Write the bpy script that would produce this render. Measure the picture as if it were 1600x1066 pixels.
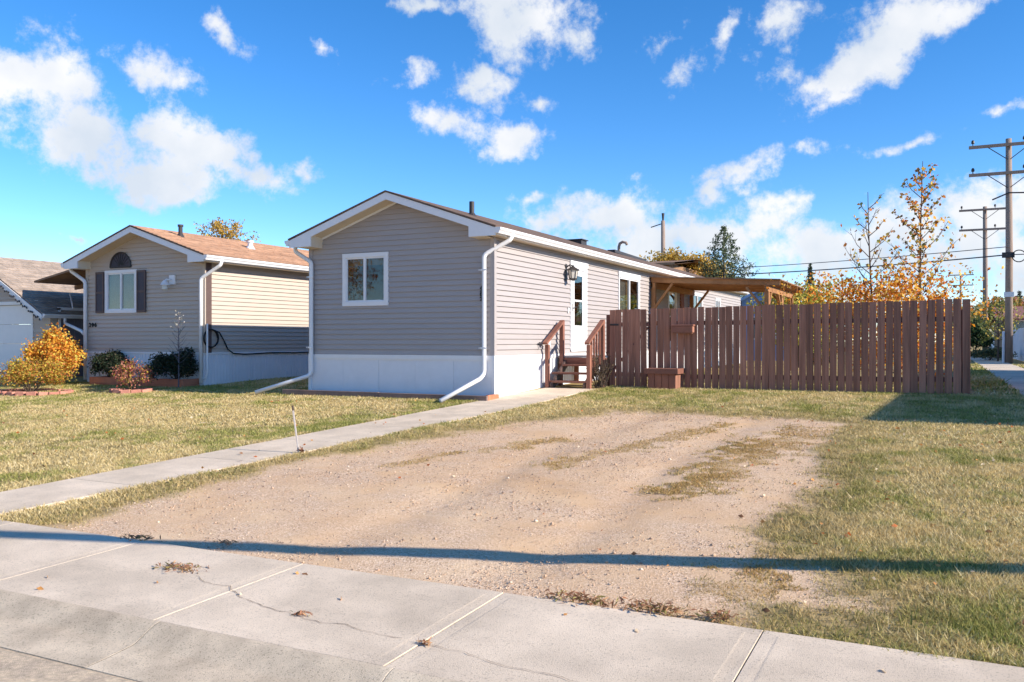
import bpy, math, random
import numpy as np
from mathutils import Vector
R = math.radians
rnd = random.Random(7)
rng = np.random.default_rng(7)
scene = bpy.context.scene
col = scene.collection
for o in list(bpy.data.objects): bpy.data.objects.remove(o)

# ------------------------------------------------------------------ camera
YAW = R(-26.35); FPX = 1356.0
CAM = np.array([7.461, -14.293, 1.097])
cd = bpy.data.cameras.new('camera'); cam = bpy.data.objects.new('camera', cd); col.objects.link(cam)
cam.location = CAM; cam.rotation_euler = (R(90), 0, -YAW)
cd.sensor_width = 36; cd.lens = 36 * FPX / 1600; cd.clip_end = 3000; cd.clip_start = .05
scene.camera = cam
# ------------------------------------------------------------------ sun and sky
SUN_EL, SUN_A = R(27), R(2.5)          # elevation; angle of the light to the front wall's plane
SUNDIR = Vector((math.cos(SUN_EL)*math.cos(SUN_A), math.cos(SUN_EL)*math.sin(SUN_A), math.sin(SUN_EL)))
sd = bpy.data.lights.new('sun', 'SUN'); sun = bpy.data.objects.new('sun', sd); col.objects.link(sun)
sd.energy = 4.3; sd.angle = R(.5); sd.color = (1, .90, .77)
sun.rotation_euler = SUNDIR.to_track_quat('Z', 'Y').to_euler(); sun.location = (20, -5, 20)
world = bpy.data.worlds.new('World'); scene.world = world; world.use_nodes = True
scene.view_settings.view_transform = 'Standard'; scene.view_settings.look = 'None'
scene.view_settings.gamma = 1; scene.view_settings.exposure = 0.84
scene.view_settings.use_curve_mapping = False

fwd = np.array([math.sin(YAW), math.cos(YAW), 0]); rgt = np.array([math.cos(YAW), -math.sin(YAW), 0])
def ray(u, v): return fwd + rgt*(u-800)/FPX + np.array([0, 0, 1])*(533-v)/FPX
def onz(u, v, z): d = ray(u, v); return CAM + d*((z-CAM[2])/d[2])
def ony(u, v, y): d = ray(u, v); return CAM + d*((y-CAM[1])/d[1])
def onx(u, v, x): d = ray(u, v); return CAM + d*((x-CAM[0])/d[0])
def atz(u, v, Z): return CAM + ray(u, v)*Z
GY = [-60, -20, -11.72, -9.6, 2, 4, 40]; GZ = [-.6, -.56, -.62, -.445, .12, .16, .2]
def gz(y): return np.interp(y, GY, GZ)
def ong(u, v):
    z = 0
    for i in range(60):
        P = onz(u, v, z); z = .5*z + .5*float(gz(P[1]))
    return P

def build_sky():
    nt = world.node_tree; nt.nodes.clear(); N = nt.nodes.new; L = nt.links.new
    out = N('ShaderNodeOutputWorld'); bg = N('ShaderNodeBackground'); L(bg.outputs[0], out.inputs[0])
    bg.inputs[1].default_value = .135
    sky = N('ShaderNodeTexSky'); sky.sky_type = 'NISHITA'; sky.sun_disc = False
    sky.sun_elevation = SUN_EL; sky.sun_rotation = R(90) - SUN_A
    sky.air_density = 1.0; sky.dust_density = .05; sky.altitude = 2500; sky.ozone_density = 3.0
    hs = N('ShaderNodeHueSaturation'); hs.inputs['Saturation'].default_value = 1.3; hs.inputs['Value'].default_value = 1.0
    tint = N('ShaderNodeVectorMath'); tint.operation = 'MULTIPLY'; L(sky.outputs[0], tint.inputs[0]); tint.inputs[1].default_value = (1.03, .985, .99)
    L(tint.outputs[0], hs.inputs['Color'])
    tc = N('ShaderNodeTexCoord')
    sep = N('ShaderNodeSeparateXYZ'); L(tc.outputs['Generated'], sep.inputs[0])
    az = N('ShaderNodeMath'); az.operation = 'ARCTAN2'; L(sep.outputs[0], az.inputs[0]); L(sep.outputs[1], az.inputs[1])
    el = N('ShaderNodeMath'); el.operation = 'ARCSINE'; L(sep.outputs[2], el.inputs[0])
    cmb = N('ShaderNodeCombineXYZ'); L(az.outputs[0], cmb.inputs[0]); L(el.outputs[0], cmb.inputs[1])
    # wobble so that cloud outlines billow
    wn = N('ShaderNodeTexNoise'); wn.inputs['Scale'].default_value = 14; wn.inputs['Detail'].default_value = 5
    L(tc.outputs['Generated'], wn.inputs['Vector'])
    ws = N('ShaderNodeVectorMath'); ws.operation = 'SUBTRACT'; L(wn.outputs['Color'], ws.inputs[0]); ws.inputs[1].default_value = (.5, .5, .5)
    wm = N('ShaderNodeVectorMath'); wm.operation = 'SCALE'; L(ws.outputs[0], wm.inputs[0]); wm.inputs['Scale'].default_value = .075
    wa = N('ShaderNodeVectorMath'); wa.operation = 'ADD'; L(cmb.outputs[0], wa.inputs[0]); L(wm.outputs[0], wa.inputs[1])
    fl = N('ShaderNodeVectorMath'); fl.operation = 'MULTIPLY'; L(wa.outputs[0], fl.inputs[0]); fl.inputs[1].default_value = (1, 1, 0)
    C = [(60,125,130,75,0,1),(140,215,150,70,14,1),(270,282,110,36,8,1),(300,228,110,55,15,1.1),(400,280,95,38,5,1.05),(485,268,38,26,0,1.0),
         (232,104,80,32,22,.85),(355,52,48,17,38,.7),(500,80,34,12,28,.55),(665,12,50,22,0,.8),(820,25,88,66,0,1),(910,72,22,28,0,.65),
         (757,130,46,36,20,.75),(660,122,45,18,-15,.55),(720,190,80,24,22,.9),(790,225,56,34,0,1),(840,165,30,20,10,.55),
         (1125,55,62,26,-28,.75),(1215,50,48,30,0,.7),(1060,110,20,32,15,.5),(1040,50,40,16,-30,.5),(1370,68,150,52,-24,1.1),(1250,128,40,28,-20,.85),
         (1475,28,75,40,-25,1),(1300,147,48,13,-15,.6),(1190,264,95,17,-10,.75),(1440,217,62,10,-8,.5),(1560,160,45,12,-10,.4),
         (940,345,110,42,0,.9),(1100,375,160,50,0,1.05),(1190,340,60,44,0,.9),(1135,305,30,16,0,.7),(1170,297,28,16,0,.6),(1215,310,40,26,0,.7),(1300,395,160,60,0,1.1),(1420,360,110,62,-12,1.1),
         (1540,355,140,66,-6,1.1),(1680,400,160,90,0,1.1),(870,350,70,26,0,.75),(830,324,34,12,-15,.65),(1545,482,80,34,0,.9),(1000,395,160,40,0,.9),
         (115,374,22,10,0,.8),(1320,330,40,12,0,.45),(985,285,24,12,-20,.4)]
    blobs = []
    for (u, v, ru, rv, rot, s) in C:
        d = ray(u, v); d = d/np.linalg.norm(d)
        k = math.cos(math.atan((u-800)/FPX))
        blobs.append((math.atan2(d[0], d[1]), math.asin(d[2]), ru/FPX*k*k, rv/FPX*k, -R(rot), s))
    r2 = random.Random(3)
    for i in range(26):                     # the same fair-weather cloud goes on all round
        a = r2.uniform(-math.pi, math.pi)
        if abs(a-YAW) < .75: continue
        e = r2.uniform(.05, 1.0)
        blobs.append((a, e, r2.uniform(.05, .16)/math.cos(e), r2.uniform(.02, .06), r2.uniform(-.4, .4), r2.uniform(.7, 1.1)))
    prev = None
    for (a, e, ra, re, rot, s) in blobs:
        mp = N('ShaderNodeMapping'); mp.vector_type = 'TEXTURE'; L(fl.outputs[0], mp.inputs['Vector'])
        mp.inputs['Location'].default_value = (a, e, 0); mp.inputs['Rotation'].default_value = (0, 0, rot); mp.inputs['Scale'].default_value = (ra, re, 1)
        ln = N('ShaderNodeVectorMath'); ln.operation = 'LENGTH'; L(mp.outputs[0], ln.inputs[0])
        m = N('ShaderNodeMath'); m.operation = 'MULTIPLY_ADD'; L(ln.outputs['Value'], m.inputs[0]); m.inputs[1].default_value = -s*.8; m.inputs[2].default_value = s*1.0
        if prev is None: prev = m
        else:
            x = N('ShaderNodeMath'); x.operation = 'MAXIMUM'; L(prev.outputs[0], x.inputs[0]); L(m.outputs[0], x.inputs[1]); prev = x
    mx0 = N('ShaderNodeMath'); mx0.operation = 'MAXIMUM'; L(prev.outputs[0], mx0.inputs[0]); mx0.inputs[1].default_value = -.6
    nz = N('ShaderNodeTexNoise'); nz.inputs['Scale'].default_value = 19; nz.inputs['Detail'].default_value = 11; nz.inputs['Roughness'].default_value = .66
    L(tc.outputs['Generated'], nz.inputs['Vector'])
    ad = N('ShaderNodeMath'); ad.operation = 'MULTIPLY_ADD'; L(nz.outputs[0], ad.inputs[0]); ad.inputs[1].default_value = 2.7; L(mx0.outputs[0], ad.inputs[2])
    mr = N('ShaderNodeMapRange'); mr.interpolation_type = 'SMOOTHSTEP'; L(ad.outputs[0], mr.inputs[0])
    mr.inputs[1].default_value = 1.42; mr.inputs[2].default_value = 2.1; mr.inputs[3].default_value = 0; mr.inputs[4].default_value = .97
    # white tops, faintly grey-blue thick parts
    n2 = N('ShaderNodeTexNoise'); n2.inputs['Scale'].default_value = 9; n2.inputs['Detail'].default_value = 6; L(tc.outputs['Generated'], n2.inputs['Vector'])
    cr = N('ShaderNodeValToRGB'); L(n2.outputs[0], cr.inputs[0])
    cr.color_ramp.elements[0].position = .35; cr.color_ramp.elements[0].color = (3.0, 3.3, 3.7, 1)
    cr.color_ramp.elements[1].position = .62; cr.color_ramp.elements[1].color = (4.25, 4.25, 4.3, 1)
    mix = N('ShaderNodeMix'); mix.data_type = 'RGBA'; L(mr.outputs[0], mix.inputs['Factor']); L(hs.outputs[0], mix.inputs['A']); L(cr.outputs[0], mix.inputs['B'])
    L(mix.outputs['Result'], bg.inputs[0])
build_sky()

# ------------------------------------------------------------------ helpers
def lin(r, g, b):
    f = lambda c: (c/255/12.92) if c <= 10 else ((c/255+.055)/1.055)**2.4
    return (f(r), f(g), f(b))
MATS = {}
def mat(name, c, rough=.7, var=.12, scale=6, bump=0, bscale=60, stretch=None, spec=.4, metal=0, island=0, objrand=0, attr=None, c2=None, transl=0, speck=0):
    if name in MATS: return MATS[name]
    m = bpy.data.materials.new(name); m.use_nodes = True; MATS[name] = m
    nt = m.node_tree; N = nt.nodes.new; L = nt.links.new; b = nt.nodes['Principled BSDF']
    b.inputs['Roughness'].default_value = rough; b.inputs['Specular IOR Level'].default_value = spec; b.inputs['Metallic'].default_value = metal
    tc = N('ShaderNodeTexCoord'); mp = N('ShaderNodeMapping'); L(tc.outputs['Object'], mp.inputs[0])
    if stretch: mp.inputs['Scale'].default_value = stretch
    oi = N('ShaderNodeObjectInfo')
    if objrand:
        sh = N('ShaderNodeVectorMath'); sh.operation = 'MULTIPLY_ADD'; L(oi.outputs['Random'], sh.inputs[0]); sh.inputs[1].default_value = (37, 53, 71); L(tc.outputs['Object'], sh.inputs[2]); L(sh.outputs[0], mp.inputs[0])
    nz = N('ShaderNodeTexNoise'); nz.inputs['Scale'].default_value = scale; nz.inputs['Detail'].default_value = 7; nz.inputs['Roughness'].default_value = .6; L(mp.outputs[0], nz.inputs['Vector'])
    if attr:
        at = N('ShaderNodeAttribute'); at.attribute_name = attr; base = at.outputs['Color']
    else:
        mixc = N('ShaderNodeMix'); mixc.data_type = 'RGBA'; mixc.inputs['A'].default_value = (*c, 1); mixc.inputs['B'].default_value = (*(c2 or c), 1)
        n3 = N('ShaderNodeTexNoise'); n3.inputs['Scale'].default_value = scale*.35; n3.inputs['Detail'].default_value = 5; L(mp.outputs[0], n3.inputs['Vector'])
        rr = N('ShaderNodeMapRange'); L(n3.outputs[0], rr.inputs[0]); rr.inputs[1].default_value = .35; rr.inputs[2].default_value = .65
        L(rr.outputs[0], mixc.inputs['Factor']); base = mixc.outputs['Result']
    mr = N('ShaderNodeMapRange'); L(nz.outputs[0], mr.inputs[0]); mr.inputs[1].default_value = .25; mr.inputs[2].default_value = .75; mr.inputs[3].default_value = 1-var; mr.inputs[4].default_value = 1+var
    val = mr.outputs[0]
    if objrand:
        r2 = N('ShaderNodeMapRange'); L(oi.outputs['Random'], r2.inputs[0]); r2.inputs[3].default_value = 1-objrand; r2.inputs[4].default_value = 1+objrand
        mm = N('ShaderNodeMath'); mm.operation = 'MULTIPLY'; L(val, mm.inputs[0]); L(r2.outputs[0], mm.inputs[1]); val = mm.outputs[0]
    ml = N('ShaderNodeVectorMath'); ml.operation = 'SCALE'; L(base, ml.inputs[0]); L(val, ml.inputs['Scale'])
    if speck:
        s1 = N('ShaderNodeTexNoise'); s1.inputs['Scale'].default_value = 95; s1.inputs['Detail'].default_value = 3; L(mp.outputs[0], s1.inputs['Vector'])
        s2 = N('ShaderNodeMapRange'); L(s1.outputs[0], s2.inputs[0]); s2.inputs[1].default_value = .34; s2.inputs[2].default_value = .44; s2.inputs[3].default_value = 1-speck; s2.inputs[4].default_value = 1
        s3 = N('ShaderNodeVectorMath'); s3.operation = 'SCALE'; L(ml.outputs[0], s3.inputs[0]); L(s2.outputs[0], s3.inputs['Scale']); ml = s3
    L(ml.outputs[0], b.inputs['Base Color'])
    if bump:
        bn = N('ShaderNodeTexNoise'); bn.inputs['Scale'].default_value = bscale; bn.inputs['Detail'].default_value = 5; L(mp.outputs[0], bn.inputs['Vector'])
        bp = N('ShaderNodeBump'); bp.inputs['Strength'].default_value = bump; bp.inputs['Distance'].default_value = .01; L(bn.outputs[0], bp.inputs['Height']); L(bp.outputs[0], b.inputs['Normal'])
    if transl:
        tr = N('ShaderNodeBsdfTranslucent'); L(ml.outputs[0], tr.inputs[0]); ms = N('ShaderNodeMixShader'); ms.inputs[0].default_value = transl
        L(b.outputs[0], ms.inputs[1]); L(tr.outputs[0], ms.inputs[2]); L(ms.outputs[0], nt.nodes['Material Output'].inputs[0])
    return m
def glass_mat():
    m = bpy.data.materials.new('window_glass'); m.use_nodes = True; nt = m.node_tree; nt.nodes.clear(); N = nt.nodes.new; L = nt.links.new
    o = N('ShaderNodeOutputMaterial'); t = N('ShaderNodeBsdfTransparent'); t.inputs[0].default_value = (.72, .76, .75, 1)
    g = N('ShaderNodeBsdfGlossy'); g.inputs['Roughness'].default_value = .015
    f = N('ShaderNodeLayerWeight'); f.inputs[0].default_value = .5
    p = N('ShaderNodeMath'); p.operation = 'POWER'; L(f.outputs['Facing'], p.inputs[0]); p.inputs[1].default_value = 3.5
    a = N('ShaderNodeMath'); a.operation = 'MULTIPLY_ADD'; L(p.outputs[0], a.inputs[0]); a.inputs[1].default_value = .8; a.inputs[2].default_value = .06
    nz = N('ShaderNodeTexNoise'); nz.inputs['Scale'].default_value = 2.5; b = N('ShaderNodeBump'); b.inputs['Strength'].default_value = .05; b.inputs['Distance'].default_value = .02
    L(nz.outputs[0], b.inputs['Height']); L(b.outputs[0], g.inputs['Normal'])
    mx = N('ShaderNodeMixShader'); L(a.outputs[0], mx.inputs[0]); L(t.outputs[0], mx.inputs[1]); L(g.outputs[0], mx.inputs[2]); L(mx.outputs[0], o.inputs[0])
    return m

class MB:
    def __init__(s): s.v = []; s.f = []
    def add(s, vs, fs):
        n = len(s.v); s.v += [tuple(map(float, p)) for p in vs]; s.f += [tuple(i+n for i in f) for f in fs]; return s
    def box(s, x0, x1, y0, y1, z0, z1, mp=None):
        vs = [(x, y, z) for z in (z0, z1) for y in (y0, y1) for x in (x0, x1)]
        if mp: vs = [mp(*p) for p in vs]
        return s.add(vs, [(0,2,3,1),(4,5,7,6),(0,1,5,4),(2,6,7,3),(0,4,6,2),(1,3,7,5)])
    def cbox(s, x0, x1, y0, y1, z0, z1, c=.006):      # box with chamfered upright edges and top
        o = [(x0+c,y0),(x1-c,y0),(x1,y0+c),(x1,y1-c),(x1-c,y1),(x0+c,y1),(x0,y1-c),(x0,y0+c)]
        vs = [(x, y, z0) for x, y in o] + [(x, y, z1-c) for x, y in o]
        cx, cy = (x0+x1)/2, (y0+y1)/2
        vs += [(x+(c if x < cx else -c)*.7, y+(c if y < cy else -c)*.7, z1) for x, y in o]
        fs = [tuple(range(7, -1, -1)), tuple(range(16, 24))]
        for k in (0, 8):
            for i in range(8): j = (i+1) % 8; fs.append((k+i, k+j, k+j+8, k+i+8))
        return s.add(vs, fs)
    def beam(s, p, q, w, h, up=(0, 0, 1)):
        p, q = Vector(p), Vector(q); d = (q-p).normalized(); a = d.cross(Vector(up))
        if a.length < 1e-4: a = d.cross(Vector((1, 0, 0)))
        a.normalize(); b = a.cross(d).normalized()
        vs = [r+a*(i*w/2)+b*(j*h/2) for r in (p, q) for i, j in ((-1,-1),(1,-1),(1,1),(-1,1))]
        return s.add(vs, [(3,2,1,0),(4,5,6,7),(0,1,5,4),(1,2,6,5),(2,3,7,6),(3,0,4,7)])
    def tube(s, pts, r, n=8, caps=True, sq=None):
        pts = [Vector(p) for p in pts]; rs = r if isinstance(r, (list, tuple)) else [r]*len(pts)
        ref = None; vs = []; k = len(pts)
        for i, p in enumerate(pts):
            d = (pts[min(i+1, k-1)]-pts[max(i-1, 0)])
            d = d.normalized() if d.length > 1e-9 else Vector((0, 0, 1))
            if ref is None:
                ref = d.cross(Vector((0, 0, 1)));
                if ref.length < .05: ref = Vector((1, 0, 0)) if abs(d.x) < .9 else Vector((0, 1, 0))
            ref = (ref - d*ref.dot(d)).normalized(); b = d.cross(ref)
            for j in range(n):
                a = 2*math.pi*(j+.5)/n; vs.append(p + (ref*math.cos(a)+b*math.sin(a))*rs[i])
        fs = [(i*n+j, i*n+(j+1) % n, (i+1)*n+(j+1) % n, (i+1)*n+j) for i in range(k-1) for j in range(n)]
        if caps: fs += [tuple(range(n-1, -1, -1)), tuple(range((k-1)*n, k*n))]
        return s.add(vs, fs)
    def build(s, name, m, parent=None, smooth=False, loc=None):
        me = bpy.data.meshes.new(name); me.from_pydata(s.v, [], s.f); me.update()
        return link(name, me, m, parent, smooth, loc)
def link(name, me, m, parent=None, smooth=False, loc=None):
    if m and not me.materials: me.materials.append(m)
    if smooth:
        me.polygons.foreach_set('use_smooth', [True]*len(me.polygons))
    o = bpy.data.objects.new(name, me); col.objects.link(o)
    if parent: o.parent = parent
    if loc is not None: o.location = loc
    return o
def tag(o, label, cat, group=None, kind=None):
    if label: o['label'] = label
    if cat: o['category'] = cat
    if group: o['group'] = group
    if kind: o['kind'] = kind
    return o
def thing(name, loc, label, cat, group=None):
    o = bpy.data.objects.new(name, None); o.empty_display_size = .2; col.objects.link(o); o.location = tuple(map(float, loc))
    return tag(o, label, cat, group)
class Thing:
    """collects parts given in world coordinates under one empty at the base"""
    def __init__(s, name, loc, label, cat, group=None):
        s.o = thing(name, loc, label, cat, group); s.loc = np.array(loc, float)
    def part(s, name, mb, m, smooth=False, parent=None, kind=None):
        mb.v = [tuple(np.array(p)-s.loc) for p in mb.v]
        o = mb.build(name, m, parent or s.o, smooth)
        if kind: o['kind'] = kind
        return o
def quick(name, V, F, m, parent=None, cols=None, smooth=False):
    """big mesh from numpy arrays; F is (n,k); cols one colour per face"""
    me = bpy.data.meshes.new(name); k = F.shape[1]
    me.vertices.add(len(V)); me.vertices.foreach_set('co', np.ascontiguousarray(V, dtype=np.float32).ravel())
    me.loops.add(F.size); me.loops.foreach_set('vertex_index', np.ascontiguousarray(F, dtype=np.int32).ravel())
    me.polygons.add(len(F)); me.polygons.foreach_set('loop_start', np.arange(0, F.size, k, dtype=np.int32)); me.polygons.foreach_set('loop_total', np.full(len(F), k, dtype=np.int32))
    me.update(calc_edges=True)
    if cols is not None:
        a = me.attributes.new('col', 'FLOAT_COLOR', 'FACE'); a.data.foreach_set('color', np.ascontiguousarray(np.c_[cols, np.ones(len(cols))], dtype=np.float32).ravel())
    return link(name, me, m, parent, smooth)
class VN:                                   # value noise for masks
    def __init__(s, seed): s.t = np.random.default_rng(seed).random((256, 256))
    def one(s, x, y):
        xi = np.floor(x).astype(int); yi = np.floor(y).astype(int); fx = x-xi; fy = y-yi
        fx = fx*fx*(3-2*fx); fy = fy*fy*(3-2*fy); g = lambda a, b: s.t[a % 256, b % 256]
        return (g(xi, yi)*(1-fx)+g(xi+1, yi)*fx)*(1-fy)+(g(xi, yi+1)*(1-fx)+g(xi+1, yi+1)*fx)*fy
    def __call__(s, x, y, sc=1, oc=4):
        x = np.asarray(x, float)*sc; y = np.asarray(y, float)*sc; a = 0; w = .5; t = 0
        for i in range(oc): a = a+w*s.one(x*2**i+17*i, y*2**i+31*i); t += w; w *= .5
        return a/t
vn = VN(5); vn2 = VN(11); vn3 = VN(23)
def sstep(a, b, x): t = np.clip((x-a)/(b-a), 0, 1); return t*t*(3-2*t)

# ------------------------------------------------------------------ ground masks
DRIVE = [(.6,-9.9),(.85,-9.3),(1.0,-7.9),(.9,-6.3),(1.3,-4.85),(1.75,-2.6),(2.8,-1.25),(4.2,-1.05),(5.66,-.95),(6.15,-1.6),(6.3,-4.9),(6.35,-6.4),(6.05,-7.6),(6.15,-8.2),(6.75,-8.5),(6.85,-8.95),(6.3,-9.45),(5.9,-9.9)]
def sdf(poly, x, y):
    P = np.array(poly); d = np.full(np.shape(x), 1e9); ins = np.zeros(np.shape(x), bool)
    for i in range(len(P)):
        a = P[i]; b = P[(i+1) % len(P)]; e = b-a
        t = np.clip(((x-a[0])*e[0]+(y-a[1])*e[1])/(e@e), 0, 1)
        d = np.minimum(d, np.hypot(x-a[0]-t*e[0], y-a[1]-t*e[1]))
        if a[1] != b[1]:
            c = ((a[1] > y) != (b[1] > y)) & (x < e[0]*(y-a[1])/e[1]+a[0]); ins ^= c
    return np.where(ins, -d, d)
def drive_mask(x, y):                        # 1 on the bare gravel, 0 on turf
    d = sdf(DRIVE, x, y) + (vn(x, y, 1.1, 5)-.5)*1.0 + (vn2(x, y, 6, 3)-.5)*.35
    return 1-sstep(-.15, .3, d)
def drive_dist(x, y): return sdf(DRIVE, x, y) + (vn(x, y, 1.1, 5)-.5)*1.0 + (vn2(x, y, 6, 3)-.5)*.35
def streak(x, y, p, q, w):
    p = np.array(p); q = np.array(q); e = q-p; t = np.clip(((x-p[0])*e[0]+(y-p[1])*e[1])/(e@e), 0, 1)
    return 1-np.hypot(x-p[0]-t*e[0], y-p[1]-t*e[1])/w
def patch_mask(x, y):                        # dry grass growing through the gravel
    f = np.maximum.reduce([streak(x, y, (5.85,-2.2), (5.35,-4.4), .55), streak(x, y, (5.5,-4.2), (5.35,-6.2), .5), streak(x, y, (4.75,-1.9), (4.0,-4.4), .3), streak(x, y, (3.9,-4.6), (3.6,-5.6), .28),
                           streak(x, y, (3.0,-3.9), (2.5,-5.0), .26), streak(x, y, (2.2,-5.2), (2.0,-6.2), .22), streak(x, y, (6.5,-8.1), (6.3,-8.9), .35)])
    return sstep(.05, .8, f + (vn2(x, y, 3.2, 4)-.5)*1.5 + (vn3(x, y, 9, 3)-.5)*1.7 - .12)
WALK_L = [(-.97,-9.6),(-.02,0),(.12,2.15)]; WALK_R = [(.0,-9.6),(.47,-6),(1.08,-.9),(1.2,2.15)]
def walk_x(y): return np.interp(y, [p[1] for p in WALK_L], [p[0] for p in WALK_L]), np.interp(y, [p[1] for p in WALK_R], [p[0] for p in WALK_R])
def turf(x, y):
    g = sstep(-.25, .75, drive_dist(x, y)+(vn2(x, y, 9, 2)-.5)*.5)
    a, b = walk_x(y); e = (vn3(x, y, 7, 3)-.5)*.14
    g = np.where((x > a+e) & (x < b-e-.02) & (y < 2.3), 0, g)
    g = np.where((x > 8.72+e) & (x < 9.88-e), 0, g)
    g = np.where((x > -4.75) & (x < .2) & (y > -.42), 0, g)
    g = np.where((x > -12.4) & (x < -7.7) & (y > .55), 0, g)
    g = np.where((x > -20) & (x < -13.9) & (y > .95), 0, g)
    g = np.where((x > .1) & (x < 1.25) & (y > 2.0) & (y < 5), 0, g)
    g = np.where((x > 12.1) & (y > -1), 0, g)
    g = np.where(y < -9.63+(vn3(x, y, 2.3, 4)-.5)*.2, 0, g)
    return g
# ------------------------------------------------------------------ materials
M_conc = mat('concrete', lin(225,206,182), .9, .18, 2.5, .4, 220, c2=lin(207,189,166), objrand=.05, speck=.3, spec=.2)
M_kerb = mat('kerb_concrete', lin(192,174,150), .9, .25, 5, .45, 260, c2=lin(218,200,174), objrand=.04, speck=.35, spec=.2)
M_road = mat('worn_road', lin(216,194,164), .95, .3, 40, .8, 260, c2=lin(190,170,146))
M_sid = mat('grey_siding', lin(167,160,158), .55, .05, 2, .06, 30, stretch=(1,1,6), spec=.3, objrand=.018)
M_sidn = mat('beige_siding', lin(184,172,160), .55, .035, 3, .05, 30, stretch=(1,1,6), spec=.3, objrand=.018)
M_white = mat('white_metal', lin(226,226,228), .4, .03, 4, spec=.45)
M_skirt = mat('white_skirting', lin(222,224,229), .55, .05, 3, .06, 12, objrand=.015)
M_soff = mat('cream_soffit', lin(214,200,178), .6, .04, 8)
M_shing = mat('brown_shingles', lin(120,97,82), .95, .35, 9, .6, 220, c2=lin(96,80,70), stretch=(1,.6,1))
M_shingn = mat('tan_shingles', lin(190,152,124), .95, .3, 4, .6, 220, c2=lin(166,128,102), stretch=(1,1,1), objrand=.06)
M_shingg = mat('sandy_shingles', lin(176,158,142), .95, .3, 5, .6, 220, c2=lin(150,136,124), objrand=.06)
M_dark = mat('dark_metal', lin(58,54,54), .5, .1, 10)
M_black = mat('black_rubber', lin(22,22,24), .5, .1, 10)
M_fence = mat('brown_stained_boards', lin(168,120,100), .8, .32, 3, .4, 40, c2=lin(140,98,80), stretch=(9,9,.7), objrand=.2)
M_fpost = mat('brown_stained_rails', lin(112,76,68), .8, .2, 3, .3, 40, stretch=(2,9,9), objrand=.08)
M_stair = mat('brown_stained_stairs', lin(150,100,82), .75, .2, 4, .25, 50, c2=lin(128,84,70), objrand=.08)
M_deck = mat('pale_deck_boards', lin(182,174,170), .8, .15, 6, .2, 60, objrand=.05)
M_cedar = mat('orange_cedar', lin(178,130,86), .75, .22, 3, .25, 50, c2=lin(154,108,70), objrand=.1)
M_edge = mat('shade_grey_timber', lin(124,106,100), .85, .25, 4, .3, 60, c2=lin(138,112,100))
M_terra = mat('red_cedar_and_sunlit_end', lin(196,122,90), .8, .2, 4, .3, 60, c2=lin(172,104,78), objrand=.08)
M_brick = mat('pink_brick', lin(190,130,112), .9, .25, 20, .4, 90, objrand=.15)
M_pole = mat('grey_pole_wood', lin(150,132,120), .9, .25, 4, .4, 30, stretch=(8,8,.6))
M_bark = mat('bark', lin(92,78,68), .95, .3, 8, .5, 40)
M_twig = mat('grey_twig', lin(96,92,100), .9, .2, 8)
M_leaf = mat('leaf', (1,1,1), .6, .12, 20, attr='col', transl=.35, spec=.25)
M_grass = mat('grass_blade', (1,1,1), .75, .1, 3, attr='col', transl=.3, spec=.15)
M_pebble = mat('pebble', (1,1,1), .85, .12, 60, attr='col')
M_shut = mat('dark_shutter', lin(70,66,78), .6, .08, 6)
M_gdoor = mat('grey_door', lin(122,120,130), .5, .05, 4)
M_wdoor = mat('white_door', lin(228,228,230), .4, .03, 4)
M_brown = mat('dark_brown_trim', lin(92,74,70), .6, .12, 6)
M_ply = mat('raw_plywood', lin(158,124,96), .85, .25, 5, c2=lin(130,102,80))
M_curt = mat('tan_curtain', lin(176,140,106), .9, .12, 3, stretch=(8,8,1))
M_blind = mat('grey_blind', lin(150,142,138), .9, .05, 6)
M_dim = mat('dim_curtain', lin(70,66,64), .9, .15, 6)
M_bluew = mat('blue_siding', lin(130,160,205), .6, .05, 4)
M_bluer = mat('pale_blue_roof', lin(150,180,215), .5, .08, 4)
M_red = mat('brown_red_roof', lin(140,96,86), .9, .2, 6)
M_wfence = mat('white_painted_boards', lin(226,226,232), .6, .06, 5, objrand=.04)
M_soil = mat('dark_soil', lin(78,62,52), 1, .4, 30, .9, 90)
M_wire = mat('cable', lin(60,66,76), .6, .05, 4)
M_crack = mat('crack_dirt', lin(140,122,106), 1, .3, 40)
M_glass = glass_mat()
M_lampglass = mat('lamp_glass', lin(205,200,190), .15, .05, 5)

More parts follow.
